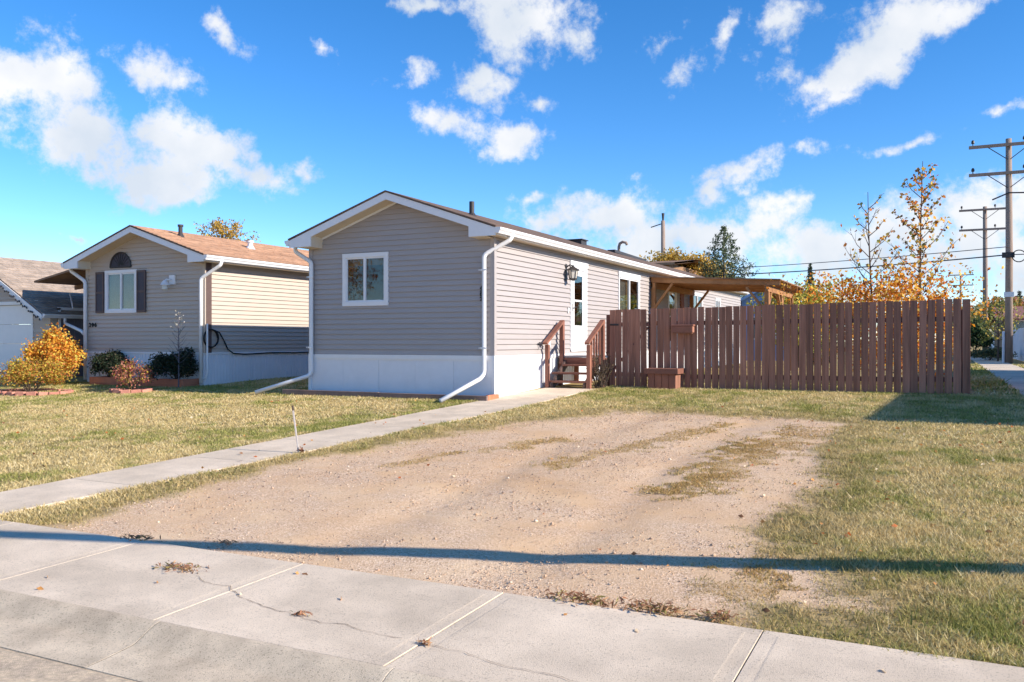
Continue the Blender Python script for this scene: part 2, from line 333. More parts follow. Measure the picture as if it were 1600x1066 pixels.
def ground_material():
    m = bpy.data.materials.new('ground'); m.use_nodes = True; nt = m.node_tree; N = nt.nodes.new; L = nt.links.new; b = nt.nodes['Principled BSDF']
    b.inputs['Roughness'].default_value = .95; b.inputs['Specular IOR Level'].default_value = .15
    tc = N('ShaderNodeTexCoord'); at = N('ShaderNodeAttribute'); at.attribute_name = 'mask'; sp = N('ShaderNodeSeparateColor'); L(at.outputs['Color'], sp.inputs[0])
    def noise(s, d=6, r=.6):
        n = N('ShaderNodeTexNoise'); n.inputs['Scale'].default_value = s; n.inputs['Detail'].default_value = d; n.inputs['Roughness'].default_value = r; L(tc.outputs['Object'], n.inputs['Vector']); return n.outputs[0]
    def ramp(src, *st):
        c = N('ShaderNodeValToRGB'); L(src, c.inputs[0]); e = c.color_ramp.elements
        while len(e) < len(st): e.new(.5)
        for q, (p, cc) in zip(e, st): q.position = p; q.color = (*cc, 1)
        return c.outputs[0]
    def mx(f, a, bb, mode='MIX'):
        q = N('ShaderNodeMix'); q.data_type = 'RGBA'; q.blend_type = mode
        if isinstance(f, (int, float)): q.inputs['Factor'].default_value = f
        else: L(f, q.inputs['Factor'])
        L(a, q.inputs['A']); L(bb, q.inputs['B']); return q.outputs['Result']
    dirt = ramp(noise(.9, 8), (.3, lin(198,161,123)), (.5, lin(214,179,140)), (.72, lin(225,196,160)))
    vo = N('ShaderNodeTexVoronoi'); vo.inputs['Scale'].default_value = 95; L(tc.outputs['Object'], vo.inputs['Vector'])
    sepv = N('ShaderNodeSeparateColor'); L(vo.outputs['Color'], sepv.inputs[0])
    peb = ramp(sepv.outputs[0], (0, lin(160,132,108)), (.45, lin(204,172,142)), (1, lin(232,210,186)))
    pm = N('ShaderNodeMapRange'); L(noise(1.7, 5), pm.inputs[0]); pm.inputs[1].default_value = .32; pm.inputs[2].default_value = .62; pm.inputs[4].default_value = .8
    dirt = mx(pm.outputs[0], dirt, peb)
    soil = ramp(noise(2.2, 8), (.3, lin(118,106,66)), (.5, lin(160,140,94)), (.7, lin(196,170,122)))
    fine = ramp(noise(45, 4), (.3, (.62,.62,.6)), (.7, (1.25,1.25,1.22)))
    soil = mx(.6, soil, fine, 'MULTIPLY')
    L(mx(sp.outputs[0], soil, dirt), b.inputs['Base Color'])
    bp = N('ShaderNodeBump'); bp.inputs['Strength'].default_value = .4; bp.inputs['Distance'].default_value = .009
    ad = N('ShaderNodeMath'); ad.operation = 'ADD'; L(noise(38, 6, .7), ad.inputs[0]); L(vo.outputs['Distance'], ad.inputs[1])
    L(ad.outputs[0], bp.inputs['Height']); L(bp.outputs[0], b.inputs['Normal'])
    return m
M_ground = ground_material()

# ------------------------------------------------------------------ ground sheet, road, pavement
def build_ground():
    xs = np.unique(np.r_[-900,-500,-250,-120,-70,-45,-32,-26,-22,np.arange(-20,-13,.5),np.arange(-13,1,.14),np.arange(1,10,.06),np.arange(10,13,.2),np.arange(13,22,1),26,34,50,80,140,260,500,900])
    ys = np.unique(np.r_[np.arange(-9.66,-1,.06),np.arange(-1,4.4,.12),np.arange(4.4,12,.5),np.arange(12,30,1.5),32,36,40,48,60,80,110,160,250,400,700,1100])
    X, Y = np.meshgrid(xs, ys); dm = drive_mask(X, Y); pmk = patch_mask(X, Y)
    near = np.clip(1-np.maximum(0, np.abs(X)-13)/6, 0, 1)
    lawn = (vn(X, Y, .5, 3)-.5)*.035*(1-dm)*sstep(-9.6, -8.8, Y)*near
    rut = -.022*dm*(np.exp(-((X-3.3+.1*np.sin(Y))/.28)**2)+np.exp(-((X-4.9+.1*np.sin(Y))/.28)**2))*sstep(-9.6, -8.9, Y)
    rough = (vn2(X, Y, 5, 4)-.5)*.012*dm*sstep(-9.6, -9.3, Y)
    tread = .007*dm*np.sin(X*3+Y*60+3*vn(X, Y, 1.5, 2))*np.exp(-((Y+9.0-.05*(X-4))/.35)**2)*sstep(.5, .62, vn2(X, Y, 1.4, 3))
    Z = gz(Y)+lawn+rut+rough+tread-.012*dm
    Z = np.where((Y < -9.55), np.minimum(Z, gz(Y)-.015), Z)
    inw = (X > walk_x(Y)[0]-.02) & (X < walk_x(Y)[1]+.02) & (Y < 2.3); Z = np.where(inw, gz(Y)-.02, Z)
    V = np.c_[X.ravel(), Y.ravel(), Z.ravel()]; nx = len(xs); ny = len(ys)
    i = np.arange((ny-1)*(nx-1)); r = i//(nx-1); c = i % (nx-1); a = r*nx+c
    o = quick('ground', V, np.c_[a, a+1, a+1+nx, a+nx], M_ground, smooth=True)
    at = o.data.attributes.new('mask', 'FLOAT_COLOR', 'POINT'); mk = np.c_[(dm*(1-.3*pmk)).ravel(), pmk.ravel(), np.zeros(V.shape[0]), np.ones(V.shape[0])]
    at.data.foreach_set('color', np.ascontiguousarray(mk, dtype=np.float32).ravel())
    tag(o, 'lawns of straw and green turf around a bare tan gravel parking pad', 'ground', kind='structure')
build_ground()
def strip(xs, prof):                          # extrude a (y,z) profile along x
    V = [(x, y, z) for x in xs for y, z in prof]; n = len(prof)
    return MB().add(V, [(i*n+j, (i+1)*n+j, (i+1)*n+j+1, i*n+j+1) for i in range(len(xs)-1) for j in range(n-1)])
o = strip([-900, -60, -20, 0, 5, 10, 30, 60, 900], [(-900,-.9),(-60,-.64),(-20,-.585),(-16,-.50),(-13.5,-.52),(-11.36,-.548),(-11.32,-.549)]).build('road', M_road); tag(o, 'worn tan gravelly road beyond the concrete gutter', 'road', kind='structure')
SW = bpy.data.objects.new('sidewalk', None); col.objects.link(SW); tag(SW, 'pale concrete sidewalk of square slabs beside the rolled kerb', 'sidewalk', kind='structure')
JX = [3.55-1.535*k for k in range(13, 0, -1)] + [3.55+1.535*k for k in range(0, 12)]
zs0, zs1 = -.425, -.448                       # back edge, kerb edge
def slab_mesh(w):
    m = MB(); n = 2; g = .003; h = w/2-g
    ring = lambda q, dz: [(-h+q, .632-q, zs0+.4+dz), (h-q, .632-q, zs0+.4+dz), (h-q, -.632+q, zs1+.4+dz), (-h+q, -.632+q, zs1+.4+dz)]
    vs = ring(0, -.12)+ring(0, -.003)+ring(.003, 0)+ring(.075, .0002)+ring(.088, .0014)
    fs = [(16,17,18,19)]
    for k in range(4):
        for i in range(4): j = (i+1) % 4; fs.append((k*4+i, k*4+j, k*4+j+4, k*4+i+4))
    m.add(vs, fs); me = bpy.data.meshes.new('slab'); me.from_pydata(m.v, [], m.f); return me
sm = slab_mesh(1.535)
for i, jx in enumerate(JX[:-1]):
    s = link('slab', sm, M_conc, SW, loc=(jx+.767, -10.237, -.4+rnd.uniform(-.0012, .0012)))
MB().box(JX[0], JX[-1], -10.86, -9.61, -.60, -.475).build('slab_bed', M_soil, SW)
for k in range(2):
    pass
KB = bpy.data.objects.new('kerb', None); col.objects.link(KB); tag(KB, 'rolled concrete kerb and gutter in short lengths along the road', 'kerb', kind='structure')
def kprof():
    p = []
    for i in range(25):
        t = i/24; y = -10.873-.21*t; p.append((y, -.446-.075*(t*t*(3-2*t))))
    return p+[(-11.2,-.533),(-11.34,-.542),(-11.35,-.75)]
kp = kprof()
km = strip([-.767, -.762, .762, .767], [(y+11.2, z+.4) for y, z in kp])
km.v = [(x, y, z-(.0015 if abs(x) > .764 else 0)) for x, y, z in km.v]
kme = bpy.data.meshes.new('kerb_segment'); kme.from_pydata(km.v, [], km.f)
for jx in JX[:-1]:
    s = link('kerb_segment', kme, M_kerb, KB, False, loc=(jx+.767+.06, -11.2, -.4+rnd.uniform(-.002, .002)))
def ribbon(name, px, w, z, m, parent, off=.004):
    pts = [onz(u, v, z) for u, v in px]; P = []
    for a, b in zip(pts[:-1], pts[1:]):
        k = max(3, int(np.linalg.norm(b-a)/.04))
        P += [a+(b-a)*i/k for i in range(k)]
    V = []; F = []
    for i, p in enumerate(P):
        d = P[min(i+1, len(P)-1)]-P[max(i-1, 0)]; d = d/np.linalg.norm(d); n = np.array([-d[1], d[0], 0])
        j = n*rnd.uniform(-.012, .012); ww = w*rnd.uniform(.3, 1.2)
        zz = np.interp(p[1], [-10.87,-9.6], [zs1, zs0])+off
        V += [(*(p+j+n*ww)[:2], zz), (*(p+j-n*ww)[:2], zz)]
    F = [(2*i, 2*i+1, 2*i+3, 2*i+2) for i in range(len(P)-1)]
    return MB().add(V, F).build(name, m, parent)
ribbon('crack', [(305,902),(330,915),(358,918),(372,932),(395,940),(425,953),(450,958),(500,974),(540,977),(575,987),(640,1000)], .0026, -.44, M_crack, SW, .0055)
ribbon('crack', [(655,1006),(690,1012),(735,1022),(775,1038),(820,1046),(865,1056),(930,1072)], .0022, -.44, M_crack, SW, .0055)
# front walk
WK = bpy.data.objects.new('front_walk', None); col.objects.link(WK); tag(WK, 'narrow concrete path from the sidewalk to the entry stairs', 'path', kind='structure')
yy = list(np.arange(-9.58, 2.15, 1.46)); yy[-1] = 2.15
for a, b in zip(yy[:-1], yy[1:]):
    a += .006; b -= .006; m = MB(); vs = []
    for q, dz in ((0, -.10), (0, .006), (.006, .011)):
        for y, s in ((a+q, 0), (a+q, 1), (b-q, 1), (b-q, 0)):
            l, r = walk_x(y); vs.append((float(l)+q if s == 0 else float(r)-q, y, float(gz(y))+dz+.0))
    fs = [(8,9,10,11)]+[(k*4+i, k*4+(i+1) % 4, k*4+(i+1) % 4+4, k*4+i+4) for k in range(2) for i in range(4)]
    m.add(vs, fs).build('slab', M_conc, WK)
SP = bpy.data.objects.new('side_path', None); col.objects.link(SP); tag(SP, 'concrete path running past the end of the brown fence toward the utility poles', 'path', kind='structure')
for k in range(26):
    y0 = -9.5+k*2.4; y1 = y0+2.388; m = MB(); 
    m.add([(8.72,y0,gz(y0)-.1),(9.88,y0,gz(y0)-.1),(9.88,y1,gz(y1)-.1),(8.72,y1,gz(y1)-.1),(8.72,y0,gz(y0)+.022),(9.88,y0,gz(y0)+.022),(9.88,y1,gz(y1)+.022),(8.72,y1,gz(y1)+.022)], [(4,5,6,7),(0,1,5,4),(1,2,6,5),(2,3,7,6),(3,0,4,7)])
    m.build('slab', M_conc, SP)

# ------------------------------------------------------------------ house kit
def front_map(x0, y0): return lambda s, d, z: (s, y0-d, z)       # wall that faces the street
def side_map(x0): return lambda s, d, z: (x0+d, s, z)            # wall that faces +x
def siding(T, mp, span, z0, z1, step, openings, m, dep=.025, seam=0):
    z = z0; sr = random.Random(17)
    while z < z1-1e-4:
        zt = min(z+step, z1)
        br = sorted({z, zt, *[q for o in openings for q in o[2:4] if z+.004 < q < zt-.004]})
        for a, b in zip(br[:-1], br[1:]):
            sa, sb = span(a), span(b)
            if sa is None: continue
            if sb is None: sb = ((sa[0]+sa[1])/2-.01, (sa[0]+sa[1])/2+.01)
            cuts = [(o[0], o[1]) for o in openings if o[2] < (a+b)/2 < o[3]]
            ed = [(sa[0], sb[0])]
            for c0, c1 in sorted(cuts): ed += [(c0, c0), (c1, c1)]
            ed.append((sa[1], sb[1]))
            da = .003+dep*(1-(a-z)/step); db = .003+dep*(1-(b-z)/step)
            prs = [(ed[i], ed[i+1]) for i in range(0, len(ed), 2)]
            if seam:                                   # staggered overlaps between lengths of vinyl
                off = sr.random()*seam; np_ = []
                for l, r in prs:
                    q = l[0]-((l[0]-off) % seam)+seam; cur = l
                    while q < r[0]-.3:
                        if q-cur[0] > .3: np_.append((cur, (q, q))); cur = (q, q)
                        q += seam
                    np_.append((cur, r))
                prs = np_
            da += sr.uniform(0, .002); db += sr.uniform(0, .002)
            for l, r in prs:
                if r[0]-l[0] < .01: continue
                da += sr.uniform(-.0012, .0012)
                vs = [mp(l[0], da, a), mp(r[0], da, a), mp(r[1], db, b), mp(l[1], db, b), mp(l[0], -.012, a), mp(r[0], -.012, a), mp(r[1], -.012, b), mp(l[1], -.012, b)]
                T.part('siding_board', MB().add(vs, [(0,1,2,3),(5,4,7,6),(4,5,1,0),(3,2,6,7),(4,0,3,7),(1,5,6,2)]), m)
        z = zt
def window(T, mp, s0, s1, z0, z1, sashes, frame=M_white, curtain=None, trim=.07, proud=.045, mull=None, head=0):
    m = MB()
    for a in ((s0, s1, z0, z0+trim), (s0, s1, z1-trim, z1)): m.box(a[0], a[1], -.03, proud, a[2], a[3], mp)
    for a in ((s0, s0+trim), (s1-trim, s1)): m.box(a[0], a[1], -.03, proud-.003, z0+trim, z1-trim, mp)
    if head: m.box(s0-.03, s1+.03, .01, proud+.012, z1+.002, z1+head, mp)
    w = T.part('window', m, frame)
    mu = mull or [(s0+s1)/2]
    mm = MB()
    for q in mu: mm.box(q-.022, q+.022, -.025, proud-.008, z0+trim, z1-trim, mp)
    T.part('mullion', mm, frame, parent=w)
    q = [s0+trim]+mu+[s1-trim]
    for a, b in zip(q[:-1], q[1:]):
        g = MB().box(a+.012, b-.012, .004, .009, z0+trim+.005, z1-trim-.005, mp); T.part('pane', g, M_glass, parent=w)
        sf = MB()
        for (c, d, e, f) in ((a, b, z0+trim, z0+trim+.03), (a, b, z1-trim-.03, z1-trim), (a, a+.03, z0+trim+.03, z1-trim-.03), (b-.03, b, z0+trim+.03, z1-trim-.03)): sf.box(c, d, -.01, proud-.022, e, f, mp)
        T.part('sash', sf, frame, parent=w)
    bx = MB().box(s0, s1, -1.6, -.031, z0-.1, z1+.1, mp); bx.f = bx.f[:5]      # dim room behind
    if curtain:
        for (a, b, c, d, m_) in curtain: T.part('curtain', MB().box(a, b, -.10, -.08, c, d, mp), m_, parent=w)
    return w
def gable_roof(T, x0, x1, y0, y1, ze, zr, th, mshing, rows=0, ridge=None, name='roof'):
    xr = ridge if ridge is not None else (x0+x1)/2
    m = MB()
    for s, xe in ((0, x0), (1, x1)):
        m.add([(xe, y0, ze), (xr, y0, zr), (xr, y1, zr), (xe, y1, ze), (xe, y0, ze-th), (xr, y0, zr-th), (xr, y1, zr-th), (xe, y1, ze-th)],
              [(0,1,2,3),(4,7,6,5),(0,4,5,1),(3,2,6,7),(0,3,7,4)])
    return T.part(name, m, mshing)
def shingle_rows(T, roof, xe, xr, y0, y1, ze, zr, m, course=.15, seg=.33, seed=1):
    """overlapping courses of single shingle tabs on one slope"""
    r = random.Random(seed); L = math.hypot(xr-xe, zr-ze); n = int(L/course); ux, uz = (xr-xe)/L, (zr-ze)/L; nx, nz = -uz*(1 if xr > xe else -1), abs(ux)
    if xr > xe: nx, nz = -uz, ux
    else: nx, nz = uz, -ux
    for i in range(n):
        a = i*course; b = min(L, a+course*1.25); y = y0-r.random()*seg; mb = MB()
        while y < y1:
            e0 = max(y, y0); e1 = min(y+seg-.006, y1)
            if e1-e0 > .02:
                t = .016+r.uniform(0, .004); j = r.uniform(-.006, .004)
                pt = lambda d, h, yy: (xe+ux*d+nx*h, yy, ze+uz*d+nz*h)
                mb.add([pt(a+j, .002, e0), pt(a+j, .002, e1), pt(b, .001, e1), pt(b, .001, e0), pt(a+j, t, e0), pt(a+j, t, e1), pt(b, .004, e1), pt(b, .004, e0)], [(4,5,6,7),(0,1,5,4),(3,0,4,7),(1,2,6,5)])
            y += seg
        T.part('shingle_course', mb, m, parent=roof)
def fascia_rake(T, x0, x1, xr, yf, ze, zr, h, ret, m, th=.025):
    """rake boards on the gable with square boxed returns at the eaves"""
    for s, xe in ((-1, x0), (1, x1)):
        mb = MB(); sl = (zr-ze)/abs(xr-xe)
        inx = xe - s*ret
        pts = [(xe, ze-.015), (xr, zr-.015), (xr, zr-h), (inx, ze+sl*ret-h), (inx, ze-h*1.02), (xe, ze-h*1.02)]
        n = len(pts); vs = [(x, yf-.004 if s < 0 else yf, z) for x, z in pts]+[(x, yf+th, z) for x, z in pts]
        mb.add(vs, [tuple(range(n)), tuple(range(2*n-1, n-1, -1))]+[(i, i+n, (i+1) % n+n, (i+1) % n) for i in range(n)])
        T.part('fascia', mb, m)
def gutter(T, x, y0, y1, z, side, m):
    w = .115; mb = MB(); s = side
    prof = [(0,.02),(0,-.085),(.02*s,-.095),(.075*s,-.095),(.088*s,-.06),(w*s,-.03),(w*s,.01),(w*s-.012*s,.01),(w*s-.012*s,-.025),(.078*s,-.055),(.07*s,-.088),(.01*s,-.085),(.006*s,.02)]
    n = len(prof); vs = [(x+a, y, z+b) for y in (y0, y1) for a, b in prof]
    mb.add(vs, [(i, (i+1) % n, (i+1) % n+n, i+n) for i in range(n)])
    for k in (0, n): mb.add([vs[k+i] for i in range(7)], [tuple(range(7))])
    g = T.part('gutter', mb, m); return g
def rtube(T, name, pts, w, m):
    """rectangular downpipe with rounded elbows"""
    P = [Vector(p) for p in pts]; Q = [P[0]]
    for a, b, c in zip(P[:-2], P[1:-1], P[2:]):
        k = min(.07, (b-a).length*.45, (c-b).length*.45); p = b+(a-b).normalized()*k; q = b+(c-b).normalized()*k
        Q += [p, p.lerp(b, .45).lerp(b.lerp(q, .25), .35), (p+q)/2*.5+b*.5, q.lerp(b, .45), q]
    Q.append(P[-1]); return T.part(name, MB().tube(Q, w*.62, 8), m, smooth=True)

# ------------------------------------------------------------------ the grey mobile home
def digits(parent, T, text, pos, size, m, rot, ext=.008):
    for i, (ch, p) in enumerate(zip(text, pos)):
        c = bpy.data.curves.new('digit', 'FONT'); c.body = ch; c.size = size; c.extrude = ext; c.offset = .004; c.align_x = 'CENTER'; c.resolution_u = 3
        t = bpy.data.objects.new('digit', c); col.objects.link(t); dg = bpy.context.evaluated_depsgraph_get(); me = bpy.data.meshes.new_from_object(t.evaluated_get(dg))
        bpy.data.objects.remove(t); o = link('digit', me, m, parent); o.location = tuple(np.array(p)-T.loc); o.rotation_euler = rot
def main_house():
    T = Thing('mobile_home', (0, 0, 0), 'grey vinyl-sided mobile home with white gutters, white skirting and a two-pane gable window', 'house')
    W, LEN, ZS, ZE = 4.27, 22.0, .83, 3.07; sl = (3.94-3.08)/(W/2+.24)
    ZR = 4.0; XL, XR = -W-.24, .24; xr = -W/2
    slope = (ZR-3.19)/(XR-xr); roofz = lambda x: ZR-slope*abs(x-xr)
    def span_f(z):
        t = roofz(0)-.10
        if z <= t: return (-W, 0)
        k = (z-t)/slope
        return (-W+k, -k) if k < W/2-.02 else None
    fw = (-3.44, -2.33, 1.80, 2.86)
    siding(T, front_map(0, 0), span_f, ZS, ZR-.13, .1025, [(fw[0]+.03, fw[1]-.03, fw[2]+.03, fw[3]-.03)], M_sid)
    door = (3.66, 4.66, .86, 2.80); sw = (6.87, 8.6, 1.75, 2.80); fd = (11.4, 12.32, .9, 2.76); w3 = (14.2, 15.6, 1.7, 2.72); w4 = (17.5, 18.3, 1.8, 2.68)
    ops = [(a+.03, b-.03, c+.03, d-.03) for a, b, c, d in (door, sw, fd, w3, w4)]
    siding(T, side_map(0), lambda z: (0, LEN), ZS, ZE, .1025, ops, M_sid, seam=3.66)
    # plain sheathing on the two walls nobody sees closes the shell
    T.part('rear_wall', MB().box(-W, 0, LEN, LEN+.02, ZS, ZE), M_sid)
    siding(T, lambda s, d, z: (-W-d, s, z), lambda z: (0, LEN), ZS, ZE, .1025, [], M_sid)
    T.part('floor', MB().box(-W+.02, -.02, .02, LEN, ZS-.1, ZS), M_dim)
    # corner posts
    for x in (-W, 0):
        s = 1 if x == 0 else -1
        T.part('corner_trim', MB().box(x-.055*s, x+.034*s, -.034, -.0, ZS, ZE).box(x+.0*s, x+.0345*s, -.0345, .06, ZS, ZE), M_sid)
    # skirting panels with cap strip
    def skirt(mp, s0, s1, n):
        for i in range(n):
            a = s0+(s1-s0)*i/n; b = s0+(s1-s0)*(i+1)/n-.004
            T.part('skirting_panel', MB().box(a, b, -.02, .012+.003*(i % 2), -.15, ZS-.08, mp), M_skirt)
        T.part('skirting_cap', MB().box(s0-.005, s1+.005, -.02, .034, ZS-.085, ZS-.004, mp).box(s0-.005, s1+.005, -.02, .024, ZS-.11, ZS-.085, mp), M_white)
    skirt(front_map(0, 0), -W-.012, .012, 5); skirt(side_map(0), .0, LEN, 14); skirt(lambda s, d, z: (-W-d, s, z), 0, LEN, 10)
    T.part('corner_trim', MB().box(-.02, .04, -.042, .03, -.15, ZS-.003), M_white); T.part('corner_trim', MB().box(-W-.04, -W+.02, -.042, .03, -.15, ZS-.003), M_white)
    v = T.part('skirting_vent', MB().box(1.2, 1.56, .012, .03, .43, .63, side_map(0)), M_white)
    for k in range(7): T.part('louvre', MB().box(1.225, 1.535, .03, .04, .452+k*.024, .466+k*.024, side_map(0)), M_soff, parent=v)
    # roof
    yf = -.40
    rf = gable_roof(T, XL-.02, XR+.02, yf-.02, LEN+.4, 3.185, ZR, .03, M_shing)
    fascia_rake(T, XL, XR, xr, yf, 3.165, ZR-.02, .155, .55, M_white)
    fascia_rake(T, XL, XR, xr, LEN+.36, 3.165, ZR-.02, .155, .55, M_white)
    for s, xe, xi in ((-1, XL, -W), (1, XR, 0)):
        T.part('fascia', MB().box(min(xe, xe-.02*s), max(xe, xe-.02*s), yf+.026, LEN+.36, 3.03, 3.16), M_white)
        T.part('soffit', MB().box(min(xe-.02*s, xi), max(xe-.02*s, xi), yf+.03, LEN+.3, 3.035, 3.05), M_soff)
        rx = xe-s*.55                                            # boxed return in front of the gable
        T.part('eave_return', MB().box(min(rx, xi), max(rx, xi), yf+.026, -.002, 3.0, 3.02).box(min(rx, rx+.02*s), max(rx, rx+.02*s), yf+.026, -.002, 3.02, 3.02+.4*slope+.12), M_soff)
        a = xe-s*.55; h = lambda x: roofz(x)-.155                # sloping gable soffit
        T.part('soffit', MB().add([(a, yf+.02, h(a)), (xr, yf+.02, h(xr)), (xr, .0, h(xr)), (a, .0, h(a)), (a, yf+.02, h(a)+.015), (xr, yf+.02, h(xr)+.015), (xr, .0, h(xr)+.015), (a, .0, h(a)+.015)], [(3,2,1,0),(4,5,6,7),(0,1,5,4),(2,3,7,6)]), M_soff)
    T.part('frieze', MB().add([(p[0], p[1], p[2]+dz) for dz in (0, -.045) for p in ((-W+.3, -.03, roofz(-W+.3)-.157), (xr, -.03, roofz(xr)-.157), (xr, -.024, roofz(xr)-.157), (-W+.3, -.024, roofz(-W+.3)-.157))], [(0,1,2,3),(7,6,5,4),(0,4,5,1),(2,6,7,3)]), M_white)
    gutter(T, XR, yf-.01, LEN+.3, 3.14, 1, M_white); gutter(T, XL, yf-.01, LEN+.3, 3.14, -1, M_white)
    # roof fittings
    def pipe(x, y, h, r, m, cap=False, nm='vent_pipe'):
        z = roofz(x)-.02; mb = MB().tube([(x, y, z), (x, y, z+h)], r, 12); mb.tube([(x, y, z-.03), (x, y, z+.06)], [r*2.2, r*1.1], 12)
        if cap: mb.tube([(x, y, z+h-.03), (x, y, z+h+.03)], r*1.5, 12)
        T.part(nm, mb, m, parent=rf)
    pipe(-1.35, 1.6, .30, .055, M_dark)
    def boxvent(u, v, y):
        p = ony(u, v, y); x = float(p[0]); z = roofz(x); T.part('roof_vent', MB().box(x-.2, x+.2, y-.2, y+.2, z-.1, z+.06).box(x-.24, x+.24, y-.24, y+.24, z+.06, float(p[2])), M_dark, parent=rf)
    boxvent(902, 375, 8.0)
    q = ony(967, 380, 12.0); x = float(q[0]); zt = float(q[2]); T.part('flue_pipe', MB().tube([(x, 12, roofz(x)-.1), (x, 12, zt-.12), (x+.03, 12, zt-.02), (x+.12, 12, zt+.03), (x+.24, 12, zt), (x+.27, 12, zt-.07)], .045, 10), M_pole, parent=rf, smooth=True)
    a = onx(955, 391, xr+.3); b = onx(1005, 407, xr+.3)
    T.part('ridge_vent', MB().beam((xr+.3, a[1], a[2]-.03), (xr+.3, b[1], b[2]-.03), .25, .09), M_dark, parent=rf)
    # downpipes
    e = ong(688, 631); rtube(T, 'downspout', [(.30, .16, 3.10), (.30, .12, 2.98), (-.16, -.075, 2.70), (-.16, -.075, .50), (-.19, -.16, .40), (e[0], e[1], e[2]+.05)], .07, M_white)
    e = ong(399, 617); rtube(T, 'downspout', [(-4.56, -.15, 3.06), (-4.56, -.15, 2.95), (-4.2, -.08, 2.72), (-4.2, -.08, .46), (-4.24, -.12, .38), (e[0], e[1], e[2]+.05)], .07, M_white)
    for z in (2.4, .95):
        for x in (-.16, -4.2): T.part('pipe_strap', MB().box(x-.07, x+.07, -.125, -.115, z, z+.03).box(x-.09, x-.06, -.125, -.02, z, z+.03), M_white)
    # windows and doors
    window(T, front_map(0, 0), *fw, 2, trim=.085, mull=[-2.90], curtain=[(-3.4, -2.36, 2.62, 2.84, M_curt), (-3.4, -2.95, 1.84, 2.62, M_dim)])
    window(T, side_map(0), *sw, 2, trim=.06, mull=[7.75], head=.09, curtain=[(6.9, 7.75, 1.7, 2.8, M_blind), (7.75, 8.05, 1.7, 2.8, M_curt)])
    window(T, side_map(0), *w3, 2, trim=.07, curtain=[(14.2, 15.6, 1.7, 2.7, M_blind)]); window(T, side_map(0), *w4, 2, trim=.07, curtain=[(17.5, 18.3, 1.8, 2.7, M_dim)])
    def entry(s0, s1, z0, z1, gl, trim=.09, m=M_wdoor, nm='door', gm=M_blind):
        mp = side_map(0); f = MB().box(s0, s0+trim, -.02, .035, z0, z1, mp).box(s1-trim, s1, -.02, .035, z0, z1, mp).box(s0, s1, -.02, .036, z1-trim, z1, mp).box(s0-.03, s1+.03, .0, .05, z1+.002, z1+.1, mp).box(s0, s1, -.02, .05, z0, z0+.04, mp)
        d = T.part(nm, f, M_white)
        a, b = s0+trim, s1-trim; c, e = z0+.045, z1-trim; g0, g1, h0, h1 = gl
        T.part('door_panel', MB().box(a, g0, -.02, .012, c, e, mp).box(g1, b, -.02, .012, c, e, mp).box(g0, g1, -.02, .0125, c, h0, mp).box(g0, g1, -.02, .0125, h1, e, mp).box(g0, g1, -.01, .016, (h0+h1)/2-.02, (h0+h1)/2+.02, mp).box(g0-.02, g1+.02, .012, .02, h0-.02, h0, mp).box(g0-.02, g1+.02, .012, .02, h1, h1+.02, mp).box(a+.04, b-.04, .0125, .018, c+.05, h0-.1, mp), m, parent=d)
        T.part('pane', MB().box(g0, g1, .0, .005, h0, h1, mp), M_glass, parent=d)
        T.part('curtain', MB().box(g0-.05, g1+.05, -.3, -.28, h0, h1, mp), gm, parent=d)
        T.part('door_handle', MB().tube([(.012, a+.05, z0+.98), (.07, a+.05, z0+.98), (.075, a+.05, z0+1.0), (.075, a+.14, z0+1.0)], .011, 8).box(.012, .02, a+.02, a+.08, z0+.9, z0+1.08), M_dark, parent=d)
    entry(*door, (3.93, 4.42, 1.45, 2.58)); entry(*fd, (11.55, 12.15, 1.1, 2.6), gm=M_dim)
    T.part('brown_panel', MB().box(12.75, 13.15, .0, .05, .9, 2.78, side_map(0)), M_stair)
    # lantern
    L0 = MB().box(3.36, 3.46, .005, .03, 2.42, 2.80, side_map(0)); L0.tube([(.03, 3.41, 2.72), (.12, 3.41, 2.78), (.19, 3.41, 2.74)], .014, 8)
    l = T.part('wall_lantern', L0, M_dark)
    T.part('lantern_roof', MB().tube([(.19, 3.41, 2.655), (.19, 3.41, 2.67), (.19, 3.41, 2.72), (.19, 3.41, 2.76)], [.15, .145, .05, .015], 6), M_dark, parent=l)
    T.part('lantern_glass', MB().tube([(.19, 3.41, 2.47), (.19, 3.41, 2.655)], [.075, .11], 6), M_lampglass, parent=l)
    cg = MB()
    for k in range(6):
        a = math.pi*2*(k+.5)/6; cg.tube([(.19+.078*math.cos(a), 3.41+.078*math.sin(a), 2.455), (.19+.115*math.cos(a), 3.41+.115*math.sin(a), 2.66)], .009, 5)
    cg.tube([(.19, 3.41, 2.42), (.19, 3.41, 2.45), (.19, 3.41, 2.475)], [.02, .085, .088], 6); T.part('lantern_cage', cg, M_dark, parent=l)
    T.part('hose_bib', MB().tube([(.02, 1.95, 1.02), (.10, 1.95, 1.02), (.13, 1.95, .97)], .014, 8).tube([(.07, 1.89, 1.06), (.07, 2.01, 1.06)], .014, 8), M_dark)
    T.part('doorbell', MB().box(3.50, 3.55, .02, .04, 1.72, 1.84, side_map(0)), M_white)
    T.part('outlet_cover', MB().box(2.42, 2.52, .02, .045, .98, 1.12, side_map(0)), M_white)
    hn = T.part('house_number', MB().box(-.255, -.235, -.03, -.018, 2.06, 2.12), M_black)
    digits(hn, T, '202', [(-.245, -.031, z) for z in (2.02, 1.935, 1.85)], .105, M_black, (R(90), 0, 0))
main_house()

